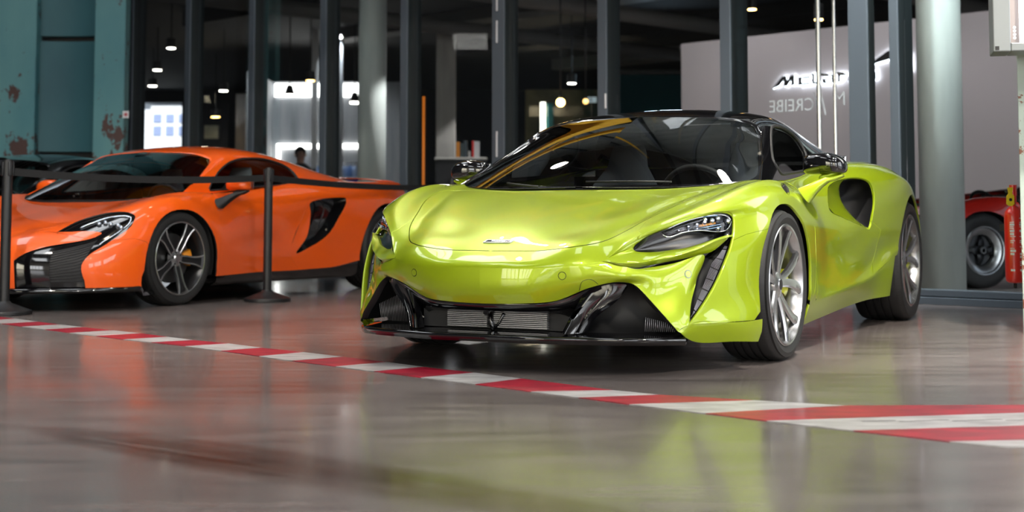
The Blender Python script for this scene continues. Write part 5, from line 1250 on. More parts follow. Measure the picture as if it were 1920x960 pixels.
    # swoosh
    def swoosh(m, dn, ext, g=0):
        x0 = on_part(1632, 125)[0]-on_part(1455, 160)[0]; zc = on_part(1632, 126)[1]
        pts = [(x0-g, zc-g), (x0+.16, zc+.10+g*.5), (x0+.34, zc+.20+g), (x0+.55, zc+.24+g), (x0+.68+g, zc+.12), (x0+.70+g, zc-.12-g), (x0+.58, zc+.02-g), (x0+.42, zc+.09-g), (x0+.2, zc+.05-g)]
        mb = MB(); mb.prism(pts, dn-ext, dn, Matrix(((1, 0, 0, 0), (0, 0, -1, 0), (0, 1, 0, 0), (0, 0, 0, 1)))); return mb
    swoosh(sm, .075, .02).build('sign_swoosh', sm, sgn); swoosh(gm, .04, .01, .008).build('sign_swoosh_glow', gm, sgn)
    # frosted lettering and thin outlines on the glass door
    fr = bpy.data.materials.new('frosted_film'); fr.use_nodes = True; nt = fr.node_tree; nb = nt.nodes['Principled BSDF']; nb.inputs['Base Color'].default_value = (.75, .85, .9, 1); nb.inputs['Alpha'].default_value = .22; nb.inputs['Roughness'].default_value = .6
    def on_glass(px, row):
        q = (px-960)/F_PX; kk = (q+0.2818079)/(0.05418219+0.05159773*q); p = fp(kk, -.055); return kk*SP, wpt(px, p.y, row).z
    dec = empty('door_decal', tuple(fp(on_glass(1560, 200)[0]/SP, -.055)), math.atan2(DIR.y, DIR.x), 'pale mirror-written film lettering stuck on the glass door', 'decal')
    xr = on_glass(1560, 200)[0]
    for body, px, row, h_, st in (('M', 1582, 196, .105, 1.0), ('//', 1545, 215, .19, .8), ('CREIBE', 1522, 206, .10, .95)):
        x_, z_ = on_glass(px, row); t = text(body, h_*1.38, .0005, fr, dec, 'film_lettering', align='LEFT', stretch=-st); t.matrix_local = Matrix.Translation((x_-xr, -.0, z_)) @ Matrix.Rotation(PI/2, 4, 'X')
    return frame_m, dark_m, PM, P0, PD, on_part, hm
def build_things(frame_m, dark_m, PM, P0, PD, on_part, hm):
    lampw = mat('lamp_white', (1, 1, 1), .5, emit=(1, .93, .82), power=14); lampo = mat('lamp_warm', (1, .8, .5), .5, emit=(1, .58, .18), power=16)
    led = mat('led_white', (1, 1, 1), .5, emit=(1, .96, .90), power=7); black = mat('fixture_black', (.012, .012, .013), .45)
    # ---- track spotlights in the showroom
    for px, row, Y, wr, lab in [(321, 90, 23, 0, 'highest of the column of round spotlights above the bright yard door'), (295, 131, 26.7, 0, 'middle of the column of round spotlights above the bright yard door'), (286, 161, 30, 0, 'lowest of the column of round spotlights above the bright yard door'), (419, 170, 27, 0, 'round spotlight above the pale pillar in the dark showroom'),
                                (404, 219, 31, 1, 'orange glowing spotlight above the dim framed picture'), (582, 151, 24, 1, 'warm spotlight above the clothes bay, beside its tall white post'), (632, 115, 25, 0, 'tiny white spotlight high beside the dark facade post'), (1072, 156, 24, 0, 'white spotlight above the big glowing bulb'),
                                (1535, 36, 14, 1, 'warm spotlight above the partition wall, beside the steel bar handle'), (1410, 17, 18, 1, 'small warm spotlight above the partition wall, beside the dark post')]:
        p = wpt(px, Y, row); p.z = min(p.z, 4.2); e = empty('spotlight', p, 0, lab, 'spotlight', 'showroom ceiling spotlights')
        r_ = Y*(.0030 if px != 632 else .0014); mb = MB(); mb.cyl((0, 0, .0), (0, 0, .16), r_*1.15, n=24); mb.cyl((0, 0, .16), (0, 0, 4.35-p.z), .012, n=8); mb.build('lamp_body', black, e, sharp=40)
        mb = MB(); mb.cyl((0, 0, -.012), (0, 0, 0), r_, n=24); mb.build('lamp_glow', lampo if wr else lampw, e, sharp=40)
    for px, row, Y, lab in [(543, 172, 25, 'black conical track spotlight in front of the bright window band'), (665, 186, 25, 'black conical track spotlight beside the round concrete column')]:
        p = wpt(px, Y, row); e = empty('track_spotlight', p, 0, lab, 'spotlight'); mb = MB(); mb.cyl((0, 0, -.05), (0, 0, .12), .10, .05, n=24); mb.cyl((0, 0, .12), (0, 0, 4.35-p.z), .012, n=8); mb.build('lamp_body', black, e, sharp=40)
        mb = MB(); mb.cyl((0, 0, -.08), (0, 0, -.051), .085, n=24); mb.build('lamp_glow', lampw, e, sharp=40)
    def bulb(px, row, Y, r, lab, pw):
        p = wpt(px, Y, row); e = empty('pendant_bulb', p, 0, lab, 'lamp', None); mb = MB(); bmesh.ops.create_uvsphere(mb.bm, u_segments=24, v_segments=16, radius=r)
        for f in mb.bm.faces: f.smooth = True
        mb.build('bulb', mat('bulb_glow', (1, .8, .5), .5, emit=(1, .55, .16), power=pw), e); mb = MB(); mb.cyl((0, 0, r*.9), (0, 0, r*1.6), r*.45, n=16); mb.cyl((0, 0, r*1.6), (0, 0, 4.35-p.z), .01, n=8); mb.build('cord', black, e)
    bulb(1051, 192, 20, .062, 'large round pendant bulb glowing warm yellow', 22); bulb(1098, 190, 21, .042, 'small amber pendant bulb beside a dark post', 3)
    sd = bpy.data.lights.new('sun', 'SUN'); sd.energy = 7; sd.angle = .02; so = bpy.data.objects.new('sun', sd); C.objects.link(so); so.rotation_euler = (math.radians(48), 0, math.radians(12))
    # ---- yard behind the far doorway: white building with a panelled gate
    e = empty('garage_building', (wpt(300, 47, 300).x, 47, 0), 0, 'bright white garage building seen through the far doorway', 'building')
    wh = mat('render_white', (.85, .85, .86), .8); gl = mat('window_blue', (.30, .36, .55), .2)
    mb = MB(); mb.box(-6, 6, 0, 4, 0, 7); mb.build('wall', wh, e)
    mb = MB(); mb.box(-.31, 2.6, -.12, 0, 0, 4.5, .02); gt = mb.build('panelled_gate', mat('gate_white', (.9, .9, .9), .6), e)
    mb = MB(); mb.box(-.5, 3.4, -.3, 0, 4.62, 4.8); mb.build('canopy', mat('canopy_grey', (.12, .12, .13), .6), e)
    for r_, (z0, z1) in enumerate(((3.43, 3.77), (3.88, 4.18))):
        for c in range(4): mb = MB(); mb.box(-.22+c*.43, -.22+c*.43+.29, -.15, -.115, z0, z1, .01); mb.build('gate_window', gl, gt)
    mb = MB(); mb.box(-8, 8, -7, 0, -.01, .012); o = mb.build('courtyard_paving', mat('paving', (.5, .5, .5), .8)); o.location = (wpt(300, 47, 300).x, 47, 0); tag(o, kind='structure')
    # parked car in the yard, only a corner shows: simple hatchback body with glass and wheels
    yc = empty('parked_hatchback', wpt(258, 43.3, 300)*1, math.radians(20), 'pale blue hatchback parked in the bright yard, mostly hidden', 'car'); yc.location.z = 0
    mb = MB(); pr = [(-1.9, .35), (-1.95, .8), (-1.75, .95), (-1.0, 1.05), (-.35, 1.5), (.9, 1.52), (1.6, 1.1), (1.8, .95), (1.85, .4)]
    mb.prism(pr, -.82, .82, Matrix.Rotation(PI/2, 4, 'X')); mb.build('body', mat('pale_blue', (.35, .45, .5), .3), yc)
    mb = MB(); mb.prism([(-.92, 1.06), (-.33, 1.44), (.85, 1.46), (1.45, 1.1)], -.83, .83, Matrix.Rotation(PI/2, 4, 'X')); mb.build('glass', mat('dark_glass', (.02, .03, .04), .1), yc)
    for x in (-1.25, 1.2):
        for y in (-.8, .8): mb = MB(); mb.cyl((x, y-.1, .32), (x, y+.1, .32), .32, n=32); mb.build('wheel', MAT['rubber'], yc)
    # ---- lit clothes bay
    Y = 29.0
    def wx(px, Y=Y): return (px-960)/F_PX*Y
    def wz(row, Y=Y): return wpt(960, Y, row).z
    grey = mat('bay_grey', (.30, .31, .33), .8); n, l, b = nodes(grey); c0, _ = noise_mix(grey, (.24, .25, .27), (.42, .43, .45), 1.5, 4, .3, .7, (3, 3, .3)); l.new(c0.outputs[0], b.inputs['Base Color'])
    mb = MB(); mb.box(wx(488), wx(760), Y+.6, Y+.8, 0, wz(148)); tag(mb.build('wall_clothes_bay', grey), kind='structure')
    mb = MB(); mb.box(wx(486), wx(500), Y-1.5, Y+.8, 0, wz(148)); tag(mb.build('wall_bay_return', grey), kind='structure')
    # clerestory window band
    mb = MB(); mb.box(wx(505), wx(675), Y+.54, Y+.598, wz(177), wz(152)); tag(mb.build('window_20', mat('daylit_window', (1, 1, 1), .5, emit=(1, .97, .93), power=6)), kind='structure')
    for px, w_ in ((588, .11), (637, .09)):
        X = wx(px, 27); mb = MB(); mb.box(X-w_/2, X+w_/2, 27, 27.1, 0, 4.35, .01); o = mb.build('bay_post', mat('post_white', (.75, .76, .78), .5) if px < 600 else mat('post_grey', (.35, .37, .4), .5)); tag(o, 'slim pale square post in front of the clothes bay, %s' % ('near the standing person' if px < 600 else 'beside the round concrete column'), 'post')
    e = empty('rectangular_neon', (wx(510), Y+.55, 0), 0, 'glowing white rectangular light frame on the grey bay wall', 'light')
    mb = MB(); mb.box(0, wx(700)-wx(510), 0, .05, wz(276), wz(267)); mb.build('top_strip', led, e); mb = MB(); mb.box(0, .07, 0, .05, .9, wz(276)); mb.box(0, .07, .04, .05, 0, .9); mb.build('side_strip', led, e)
    spot('bay_light', (wx(560), Y-2.2, 4.2), (wx(560), Y+.6, 1.4), 150, 90, (.92, .96, 1)); spot('bay_light_2', (wx(660), Y-2.2, 4.2), (wx(660), Y+.6, 1.4), 150, 90, (.92, .96, 1))
    # hanging garments
    rk = empty('clothes_rail', (wx(650), Y-.6, 0), 0, 'thin steel clothes rail in the lit bay', 'rack'); mb = MB(); mb.cyl((-.64, 0, 1.75), (.64, 0, 1.75), .015, n=10); mb.build('rail', hm, rk)
    for s_ in (-.64, .64): mb = MB(); mb.cyl((s_, 0, 0), (s_, 0, 1.75), .015, n=10); mb.build('upright', hm, rk)
    bl = mat('cloth_blue', (.16, .30, .62), .8); bl2 = mat('cloth_pale_blue', (.35, .48, .75), .8)
    for k, (px, m_) in enumerate([(603, bl), (645, bl), (654, bl2), (663, bl), (672, bl2)]):
        e = empty('hanging_shirt', (wx(px), Y-.6, 1.69), 0, ['blue shirt hanging beside the tall white post', 'dark blue shirt nearest the slim grey post', 'pale blue shirt, second on the rail beside the grey post', 'mid blue shirt, third on the rail beside the grey post', 'pale blue shirt at the column end of the rail'][k], 'shirt', 'blue shirts on the rail'); mb = MB()
        mb.loft([[(a*.03, b_*.08, 0) for a, b_ in ((-1, -1), (1, -1), (1, 1), (-1, 1))], [(a*.036, b_*.2, -.08) for a, b_ in ((-1, -1), (1, -1), (1, 1), (-1, 1))], [(a*.04, b_*.2, -.75) for a, b_ in ((-1, -1), (1, -1), (1, 1), (-1, 1))]], closed=True, caps=True)
        mb.box(-.03, .03, .16, .27, -.55, -.06, .01); mb.box(-.03, .03, -.27, -.16, -.55, -.06, .01); mb.build('cloth', m_, e); MB().tube([(0, -.12, .0), (0, 0, .036), (0, .12, .0)], .006, 5).build('hanger', hm, e)
    e = empty('display_table', (wx(648, 26), 26, 0), 0, 'low display table with a vivid blue cover and white top', 'table')
    mb = MB(); mb.box(-.22, .26, -.3, .3, .3, 1.33, .01); mb.build('cover', mat('vivid_blue', (.01, .03, .55), .6), e); mb = MB(); mb.box(-.24, .28, -.32, .32, 1.33, 1.38, .01); mb.build('top', mat('table_white', (.85, .85, .85), .4), e)
    for s_ in (-.18, .2): mb = MB(); mb.box(s_-.03, s_+.03, -.25, .25, 0, .3); mb.build('leg', black, e)
    # ---- dim picture, pale wall piece
    p0, p1 = wpt(381, 33, 262), wpt(412, 33, 233); e = empty('framed_picture', (p0.x, 33, 0), 0, 'dim olive picture hanging in the dark showroom', 'picture'); mb = MB(); mb.box(p0.x-.12, p1.x+.2, 33.05, 33.15, 0, 3.4); tag(mb.build('wall_display', dark_m), kind='structure'); pm = mat('olive_print', (.25, .24, .15), .6); n, l, b = nodes(pm); c0, _ = noise_mix(pm, (.10, .10, .07), (.42, .40, .28), 1.2, 3, .35, .65); l.new(c0.outputs[0], b.inputs['Base Color'])
    mb = MB(); mb.box(0, p1.x-p0.x, 0, .05, p0.z, p1.z, .005); mb.build('frame', black, e); mb = MB(); mb.box(.03, p1.x-p0.x-.03, -.01, 0, p0.z+.03, p1.z-.03); mb.build('print', pm, e)
    area('picture_light', (p0.x+.2, 32, 3.4), (math.radians(-30), 0, 0), .3, .3, 12, (1, .85, .6))
    # ---- orange upright light, shelf with books
    p = wpt(794.5, 15.5, 181); e = empty('orange_pole', (p.x, 15.5, 0), 0, 'slim glowing orange pole standing beside the dark facade post', 'pole'); mb = MB(); mb.cyl((0, 0, .03), (0, 0, p.z), .015, n=14); mb.build('tube', mat('orange_tube', (.7, .2, .01), .4, emit=(1, .25, .02), power=.35), e); mb = MB(); mb.cyl((0, 0, 0), (0, 0, .03), .12, n=24); mb.build('base', black, e)
    Ys = 21.0; x0, x1 = (853-960)/F_PX*Ys, (913-960)/F_PX*Ys; zt = wpt(900, Ys, 296).z
    e = empty('counter_shelf', ((x0+x1)/2, Ys, 0), 0, 'white-topped shelf counter beside the square concrete column', 'shelf'); hw = (x1-x0)/2; mb = MB(); mb.box(-hw-.3, hw, -.25, .25, zt-.035, zt, .004); mb.build('shelf_board', mat('board_white', (.75, .74, .72), .5), e); mb = MB(); mb.box(-hw-.28, hw-.03, -.22, .22, 0, zt-.035); mb.build('cabinet', mat('cabinet_dark', (.03, .03, .035), .6), e)
    for px, w_, h_, c, lab in [(859, .055, .24, (.6, .22, .02), 'orange book nearest the concrete column'), (866, .04, .22, (.05, .08, .09), 'dark book beside the orange one'), (873, .05, .26, (.04, .06, .08), 'tall dark book in the middle of the shelf'), (887, .028, .26, (.7, .03, .03), 'red book standing on the shelf counter'), (891, .03, .25, (.65, .65, .68), 'white book leaning against the red one'), (896, .05, .25, (.6, .6, .64), 'thick pale book at the end of the row'), (880, .03, .10, (.55, .55, .55), 'short pale book between the dark and red ones')]:
        X = (px-960)/F_PX*Ys; mb = MB(); mb.box(X-w_/2, X+w_/2, Ys-.09, Ys+.09, zt, zt+h_, .003); o = mb.build('book', mat('book_cover', c, .5)); tag(o, lab, 'book', 'books on the shelf counter')
    area('shelf_light', ((x0+x1)/2, Ys-1, 3.2), (math.radians(-20), 0, 0), .5, .5, 25, (1, .95, .9))
    spot('column_light', (.3, 23.6, 3.6), (-1.18, 24.3, .7), 230, 44); [spot('partition_fill_%d' % i, tuple(P0+PD*u_+NRM*2.2+Vector((0, 0, 4.1))), tuple(P0+PD*u_+Vector((0, 0, 1.2))), 55, 110, (1, .95, .96)) for i, u_ in enumerate((.5, 2.6, 4.8, 7.2))]; spot('column_light_2', (-.35, 16.35, 3.3), (-1.72, 16.8, .8), 330, 46); spot('column_light_3', (4.25, 7.8, 5.6), (3.41, 10.9, 1.3), 900, 46, (.93, 1, .98)); spot('column_light_4', (2.3, 8.9, 4.6), (3.41, 10.9, .5), 520, 40, (.93, 1, .98));  # spots without fixtures, added to brighten the columns and the partition
    # ---- back corner with teal post, lit tube, number plate
    Yb = 30.0
    X = wpt(1018, Yb, 240).x; mb = MB(); mb.cyl((X, Yb, 1.9), (X, Yb, wpt(1018, Yb, 192).z), .055, n=16); o = mb.build('tube_light', mat('tube_glow', (1, 1, 1), .5, emit=(1, .95, .8), power=5)); tag(o, 'upright white tube light beside the teal post at the back', 'light')
    mb = MB(); mb.cyl((X, Yb, 0), (X, Yb, 1.9), .05, n=12); tag(mb.build('tube_stand', black), 'dark stand under the upright tube light', 'stand')
    X = wpt(1032, Yb, 240).x; mb = MB(); mb.box(X-.07, X+.07, Yb, Yb+.15, 0, wpt(1032, Yb, 193).z, .01); tag(mb.build('teal_post', mat('teal_paint', (.05, .30, .33), .6)), 'slim teal post beside the upright white tube light', 'post')
    mb = MB(); mb.box(wpt(985, 33, 240).x, wpt(1150, 33, 240).x, 33, 33.1, 0, wpt(1000, 33, 168).z); bm_ = mat('back_panel', (.12, .10, .06), .8); n, l, b = nodes(bm_); c0, _ = noise_mix(bm_, (.03, .05, .04), (.30, .24, .13), 1.4, 3, .3, .7); l.new(c0.outputs[0], b.inputs['Base Color']); tag(mb.build('wall_back_corner', bm_), kind='structure')
    area('corner_light', (wpt(1040, 31, 200).x, 30.5, 3.0), (math.radians(-30), 0, 0), 1.2, .4, 45, (1, .8, .5))
    X = wpt(1110, 24, 188).x; e = empty('number_plate', (X, 24, 0), 0, 'small white plate with a black 0 in the back corner', 'sign'); z = wpt(1110, 24, 187).z; mb = MB(); mb.box(-.075, .08, 0, .012, z-.05, z+.05); mb.build('plate', mat('plate_white', (.6, .75, .8), .5, emit=(.6, .75, .8), power=.25), e); mb = MB(); mb.box(-.006, .006, .012, .03, 0, z+.05); mb.build('plate_stand', black, e)
    t = text('0', .10, .001, black, e, 'digit'); t.matrix_local = Matrix.Translation((-.02, -.003, z-.035)) @ Matrix.Rotation(PI/2, 4, 'X')
    p0, p1 = wpt(1160, 27, 205), wpt(1278, 27, 140); e = empty('corrugated_shutter', (p0.x, 27, 0), 0, 'dim teal corrugated steel shutter at the back of the showroom', 'shutter'); mb = MB(); nn_ = 24; wv = (p1.x-p0.x)/nn_; rows = []
    for zz in (0, p1.z): rows.append([(k*wv/2, .05*(k % 2), zz) for k in range(nn_*2+1)])
    mb.loft(rows, smooth=False); mb.build('sheet', mat('teal_steel', (.05, .16, .19), .5, .2), e, recalc=False); mb = MB(); mb.box(-.02, p1.x-p0.x+.02, -.02, .12, p1.z, p1.z+.1, .01); mb.build('roller_box', black, e); area('shutter_light', (p0.x+.7, 25.5, 3.6), (math.radians(-35), 0, 0), .8, .2, 14, (.6, .8, 1))
    # ---- person in the showroom
    build_person((-3.40, 22, 0))
    # ---- riveted teal column
    Yc = 15.6; xs = [(q-960)/F_PX*Yc for q in (-14, 62, 172, 230)]
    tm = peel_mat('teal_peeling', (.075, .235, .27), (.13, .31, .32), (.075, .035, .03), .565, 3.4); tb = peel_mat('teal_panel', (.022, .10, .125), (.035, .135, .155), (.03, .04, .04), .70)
    e = empty('steel_column', ((xs[0]+xs[3])/2, Yc+.3, 0), 0, 'old riveted steel column with peeling teal paint', 'column'); xo = (xs[0]+xs[3])/2
    for a, b_ in ((xs[0], xs[1]), (xs[2], xs[3])): mb = MB(); mb.box(a-xo, b_-xo, -.3, -.1, 0, 8.0, .01); mb.build('flange_channel', tm, e)
    for z0, z1 in ((0, wpt(100, Yc, 296).z), (wpt(100, Yc, 283).z, wpt(100, Yc, 74).z), (wpt(100, Yc, 64).z, 4.2), (4.3, 8.0)):
        mb = MB(); rows = []
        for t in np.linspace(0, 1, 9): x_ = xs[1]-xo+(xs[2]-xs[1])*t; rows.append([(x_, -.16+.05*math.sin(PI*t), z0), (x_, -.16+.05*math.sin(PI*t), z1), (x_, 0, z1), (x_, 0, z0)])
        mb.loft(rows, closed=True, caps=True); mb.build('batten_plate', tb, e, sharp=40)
    mb = MB(); mb.box(xs[1]-xo, xs[2]-xo, .05, .12, 0, 8.0); mb.build('web', MAT['matt_black'], e)
    p = wpt(222, Yc-.3, 211); mb = MB(); mb.box(-.035, .035, -.006, 0, -.04, .04); st = mb.build('sticker', mat('sticker_white', (.75, .75, .78), .5)); st.location = (p.x, Yc-.002, p.z); tag(st, 'small white sticker with a red cross stuck on the teal column', 'sticker')
    mb = MB(); mb.box(-.022, .022, -.008, -.006, -.008, .008); mb.box(-.008, .008, -.008, -.006, -.022, .022); c_ = mb.build('cross', mat('sticker_red', (.6, .03, .05), .5), st)
    # ---- right-hand painted post with light box and extinguisher
    rm = peel_mat('white_rusty', (.42, .51, .47), (.52, .60, .56), (.22, .09, .055), .61, 12, .03)
    _a = math.radians(-20.3); e = empty('steel_post', (2.715-(math.cos(_a)*-.305-math.sin(_a)*-.27), 7.33-(math.sin(_a)*-.305+math.cos(_a)*-.27), 0), _a, 'pale green steel post with rust patches', 'post')
    xl = 2.715-3.02
    mb = MB(); mb.box(xl, xl+.6, -.27, -.245, 0, 8.0, .003); mb.build('front_flange', rm, e); mb = MB(); mb.box(xl, xl+.6, .22, .245, 0, 8.0, .003); mb.build('rear_flange', rm, e); mb = MB(); mb.box(xl+.28, xl+.32, -.245, .22, 0, 8.0); mb.build('web', rm, e)
    # light box: frame with bright screen, hanging in front of the post
    al = mat('aluminium', (.24, .26, .27), .4, .4); zb = wpt(1863, 7.0, 97).z; xb = wpt(1863, 7.0, 97).x
    e = empty('light_box', (xb, 7.0, zb), math.radians(-14), 'large aluminium framed light box with a glowing white face', 'light box')
    mb = MB(); mb.box(0, .085, 0, .22, 0, 1.6, .006); mb.build('side_frame', al, e); mb = MB(); mb.box(.085, 2.2, 0, .22, 0, .045, .006); mb.build('bottom_frame', al, e); mb = MB(); mb.box(2.2, 2.285, 0, .22, 0, 1.6, .006); mb.build('side_frame', al, e); mb = MB(); mb.box(.085, 2.2, 0, .22, 1.555, 1.6, .006); mb.build('top_frame', al, e)
    mb = MB(); mb.box(.085, 2.2, .17, .19, .045, 1.555); mb.build('back_panel', mat('box_back', (.30, .26, .25), .6), e); mb = MB(); mb.box(.135, 2.15, .06, .08, .055, 1.545, .004); mb.build('screen', mat('screen_white', (1, 1, 1), .5, emit=(1, 1, 1), power=2.6), e)
    for k in range(4): mb = MB(); mb.cyl((.110, .05, .075+.018*k), (.110, .058, .075+.018*k), .006, n=12); mb.build('led_dot', led, e)
    mb = MB(); mb.box(.008, .028, -.002, .0, .008, .028, .0005); mb.build('maker_plate', black, e)
    mb = MB(); mb.box(.9, 1.0, .22, .35, .2, .3); mb.build('bracket', al, e)
    # extinguisher
    p = wpt(1902, 7.95, 460); rd = mat('extinguisher_red', (.72, .02, .012), .3, 0, .6)
    e = empty('fire_extinguisher', (p.x, 7.95, wpt(1902, 7.95, 531).z), 0, 'red fire extinguisher hanging on the rusty pale post', 'fire extinguisher')
    hz = wpt(1902, 7.95, 389).z-e.location.z; r_ = .053
    mb = MB(); mb.lathe([(.001, .0), (r_*.7, .002), (r_*.95, .014), (r_, .03), (r_, hz-.05), (r_*.92, hz-.025), (r_*.6, hz-.004), (r_*.3, hz+.01), (.014, hz+.012), (.014, hz+.035), (.001, hz+.036)], 40); mb.build('cylinder', rd, e, sharp=50)
    mb = MB(); mb.box(-.012, .05, -.018, .018, hz+.03, hz+.07, .004); mb.box(-.045, .03, -.01, .01, hz+.085, hz+.098, .003); mb.build('valve', black, e)
    mb = MB(); mb.cyl((0, 0, hz+.03), (0, 0, hz+.13), .022, n=20); mb.build('trigger_cap', rd, e, sharp=40)
    yl = mat('tag_yellow', (.85, .62, .02), .4); mb = MB(); rows = []
    mb.prism([(-.022, -.05), (-.010, -.062), (.010, -.062), (.022, -.05), (.022, -.005), (.010, .01), (.016, .045), (-.016, .045), (-.010, .01), (-.022, -.005)], -.003, .003, Matrix.Translation((-.028, -.03, hz+.07)) @ Matrix.Rotation(PI/2, 4, 'X')); sg = mb.build('safety_tag', yl, e); mb = MB(); mb.cyl((-.028, -.036, hz+.045), (-.028, -.0325, hz+.045), .009, n=14); mb.build('tag_hole', black, sg)
    MB().tube([(.02, -.01, hz+.05), (.05, -.02, hz), (.057, -.03, .3), (.054, -.035, .12)], .008, 8).build('hose', black, e)
    mb = MB(); mb.cyl((.0, 0, -.03), (0, 0, .002), .01, n=12); mb.build('foot_valve', black, e)
    wt = mat('label_white', (.85, .85, .85), .5); mb = MB()
    rr = random.Random(3); z = hz-.06
    while z > .06:
        hgt_ = rr.choice([.004, .004, .005, .012]); 
        for a0, a1 in ((-2.35, -1.75), (-1.35, -.9)):
            a1_ = a1-rr.random()*.25; n_ = 6; f0 = []; f1 = []
            if rr.random() < .35: continue
            for k in range(n_+1):
                a = a0+(a1_-a0)*k/n_; f0.append(mb.bm.verts.new((math.cos(a)*(r_+.0006), math.sin(a)*(r_+.0006), z))); f1.append(mb.bm.verts.new((math.cos(a)*(r_+.0006), math.sin(a)*(r_+.0006), z-hgt_)))
            for k in range(n_): mb.bm.faces.new((f0[k], f1[k], f1[k+1], f0[k+1]))
        z -= hgt_+rr.choice([.005, .006, .02])
    mb.build('label_lettering', wt, e, recalc=False)
    mb = MB(); mb.box(-.01, .05, .045, .2, .3, .34); mb.build('wall_hook', black, e)
    # ---- belt barriers
    bm_ = mat('barrier_black', (.012, .012, .014), .42); bt = mat('belt_black', (.006, .006, .007), .8)
    PS = [(-5.75, 7.0), (-3.221, 8.75), (-1.80, 10.14), (-.567, 13.0)]
    labs = ['black belt barrier post outside the edge', 'black belt barrier post in front of the orange headlight', 'black belt barrier post in front of the orange door', 'black belt barrier post hidden behind the green fender']
    for (X, Y), lab in zip(PS, labs):
        if X < -5: continue
        e = empty('barrier_post', (X, Y, 0), 0, lab, 'barrier post', 'belt barrier posts')
        mb = MB(); mb.lathe([(.001, .001), (.168, .001), (.17, .004), (.17, .020), (.166, .026), (.045, .072), (.034, .085)], 64); mb.build('base', bm_, e, sharp=30)
        mb = MB(); mb.cyl((0, 0, .075), (0, 0, .925), .0315, n=32); mb.build('pole', bm_, e, sharp=40)
        mb = MB(); mb.cyl((0, 0, .925), (0, 0, .975), .034, n=32); mb.cyl((0, 0, .96), (0, 0, .985), .022, n=24)
        for k in range(4): a = PI/4+k*PI/2; mb.box(.030, .040, -.012, .012, .88, .968, .002, M=Matrix.Rotation(a, 4, 'Z'))
        mb.build('belt_head', bm_, e, sharp=40)
    bl_ = ['black belt stretched past the edge of the scene', 'black belt crossing the orange windscreen', 'black belt running from the orange door to behind the green car']
    for k, ((xa, ya), (xb_, yb)) in enumerate(zip(PS[:-1], PS[1:])):
        mb = MB(); a = Vector((xa, ya, 0)); b_ = Vector((xb_, yb, 0)); d = (b_-a).normalized(); a += d*.046; b_ -= d*.046; rows = []
        nn = Vector((-d.y, d.x, 0))*.0012
        for t in np.linspace(0, 1, 25):
            p = a+(b_-a)*t; z = .93-.03*4*t*(1-t)*(1.0 if k else .6); rows.append([tuple(p+nn+Vector((0, 0, z))), tuple(p+nn+Vector((0, 0, z-.048))), tuple(p-nn+Vector((0, 0, z-.048))), tuple(p-nn+Vector((0, 0, z)))])
        mb.loft(rows, closed=True, caps=True); o = mb.build('barrier_belt', bt, sharp=40); tag(o, bl_[k], 'belt')
    # ---- painted hazard stripe on the floor
    red = mat('stripe_red', (.36, .012, .022), .42, 0, .1); whi = mat('stripe_white', (.50, .485, .485), .42, 0, .1)
    for m_, d1, d2 in ((red, (.20, .008, .025), (.40, .004, .028)), (whi, (.27, .26, .265), (.50, .485, .49))):
        n, l, b = nodes(m_); c0, _ = noise_mix(m_, d1, d2, 6, 8, .32, .62, (1, 3, 1)); l.new(c0.outputs[0], b.inputs['Base Color'])
    u = Vector((-.7015, .7127, 0)); B0 = Vector((.766, 4.171, 0)); off = Vector((.293, .04, 0))
    bd = [(.604, 4.329, 1.083, 4.506), (.384, 4.538, .812, 4.636), (.226, 4.705, .506, 4.782), (.066, 4.869, .359, 4.907)]
    def ground(px, row):
        d = wpt(px, 1.0, row)-Vector((0, 0, CAM_H)); k = -CAM_H/d.z; return d*k
    for b0, b1, t0, t1 in [(891,721.3,977.5,710.8),(789.3,708.6,888,699.3),(700.7,697,794,688.8),(630,687.8,724,679.5),(548,677.3,642.6,669.7),(486,668.6,569,661),(414.5,658.4,491,652.7),(347.6,649.5,429,644.7),(283.8,642.5,363.5,638.4),(231,637,314,632),(180,630.6,264.7,625.6),(130.7,624.6,212,620),(84.5,618.4,156,614),(41.5,612.8,113,609),(3,607.5,70,603.6),(-35,602.6,28.7,598),(-75,597.6,-12,593),(-112,593,-50,588.4)]:
        g0, g1 = ground(b0, b1), ground(t0, t1); bd.append((g0.x, g0.y, g1.x, g1.y))
    def patch(pts, m_, name, lab, cat='floor marking'):
        mb = MB(); mb.prism(pts, .0004, .0022); o = mb.build(name, m_); tag(o, lab, cat, 'painted hazard stripes on the floor'); return o
    polys = [([(2.9, 4.57), (1.671, 4.525), (1.083, 4.506), (.604, 4.329), (.766, 4.171), (1.603, 4.341), (2.9, 4.45)][::-1], 'r', 'long red band running from under the wheel reflection to the edge, upper one'),
             ([(2.9, 4.45), (1.603, 4.341), (.766, 4.171), (.979, 3.98), (1.504, 4.076), (2.9, 4.24)][::-1], 'w', 'long white band with black scuffs between the two red bands'),
             ([(2.9, 4.24), (1.504, 4.076), (.979, 3.98), (1.193, 3.787), (1.405, 3.81), (2.9, 3.99)][::-1], 'r', 'long red band nearest the camera, lower one'),
             ([(2.9, 3.99), (1.405, 3.81), (1.193, 3.787), (1.31, 3.70), (2.9, 3.86)][::-1], 'w', 'thin white band at the very front of the marking')]
    for pts, c, lab in polys: patch(pts, red if c == 'r' else whi, 'floor_stripe', lab)
    side_ = ['nearest the corner of the marking', 'second from the corner of the marking', 'third from the corner of the marking']
    for k in range(len(bd)-1):
        a, b_ = bd[k], bd[k+1]; c = 'w' if k % 2 == 0 else 'r'
        lab = '%s slanted floor stripe, number %d counted from the long bands towards the orange car' % ('white' if c == 'w' else 'red', k//2+1)
        patch([(a[0], a[1]), (a[2], a[3]), (b_[2], b_[3]), (b_[0], b_[1])], whi if c == 'w' else red, 'floor_stripe', lab)
    # scuffs on the white band
    sk_ = mat('scuff_black', (.07, .065, .07), .5)
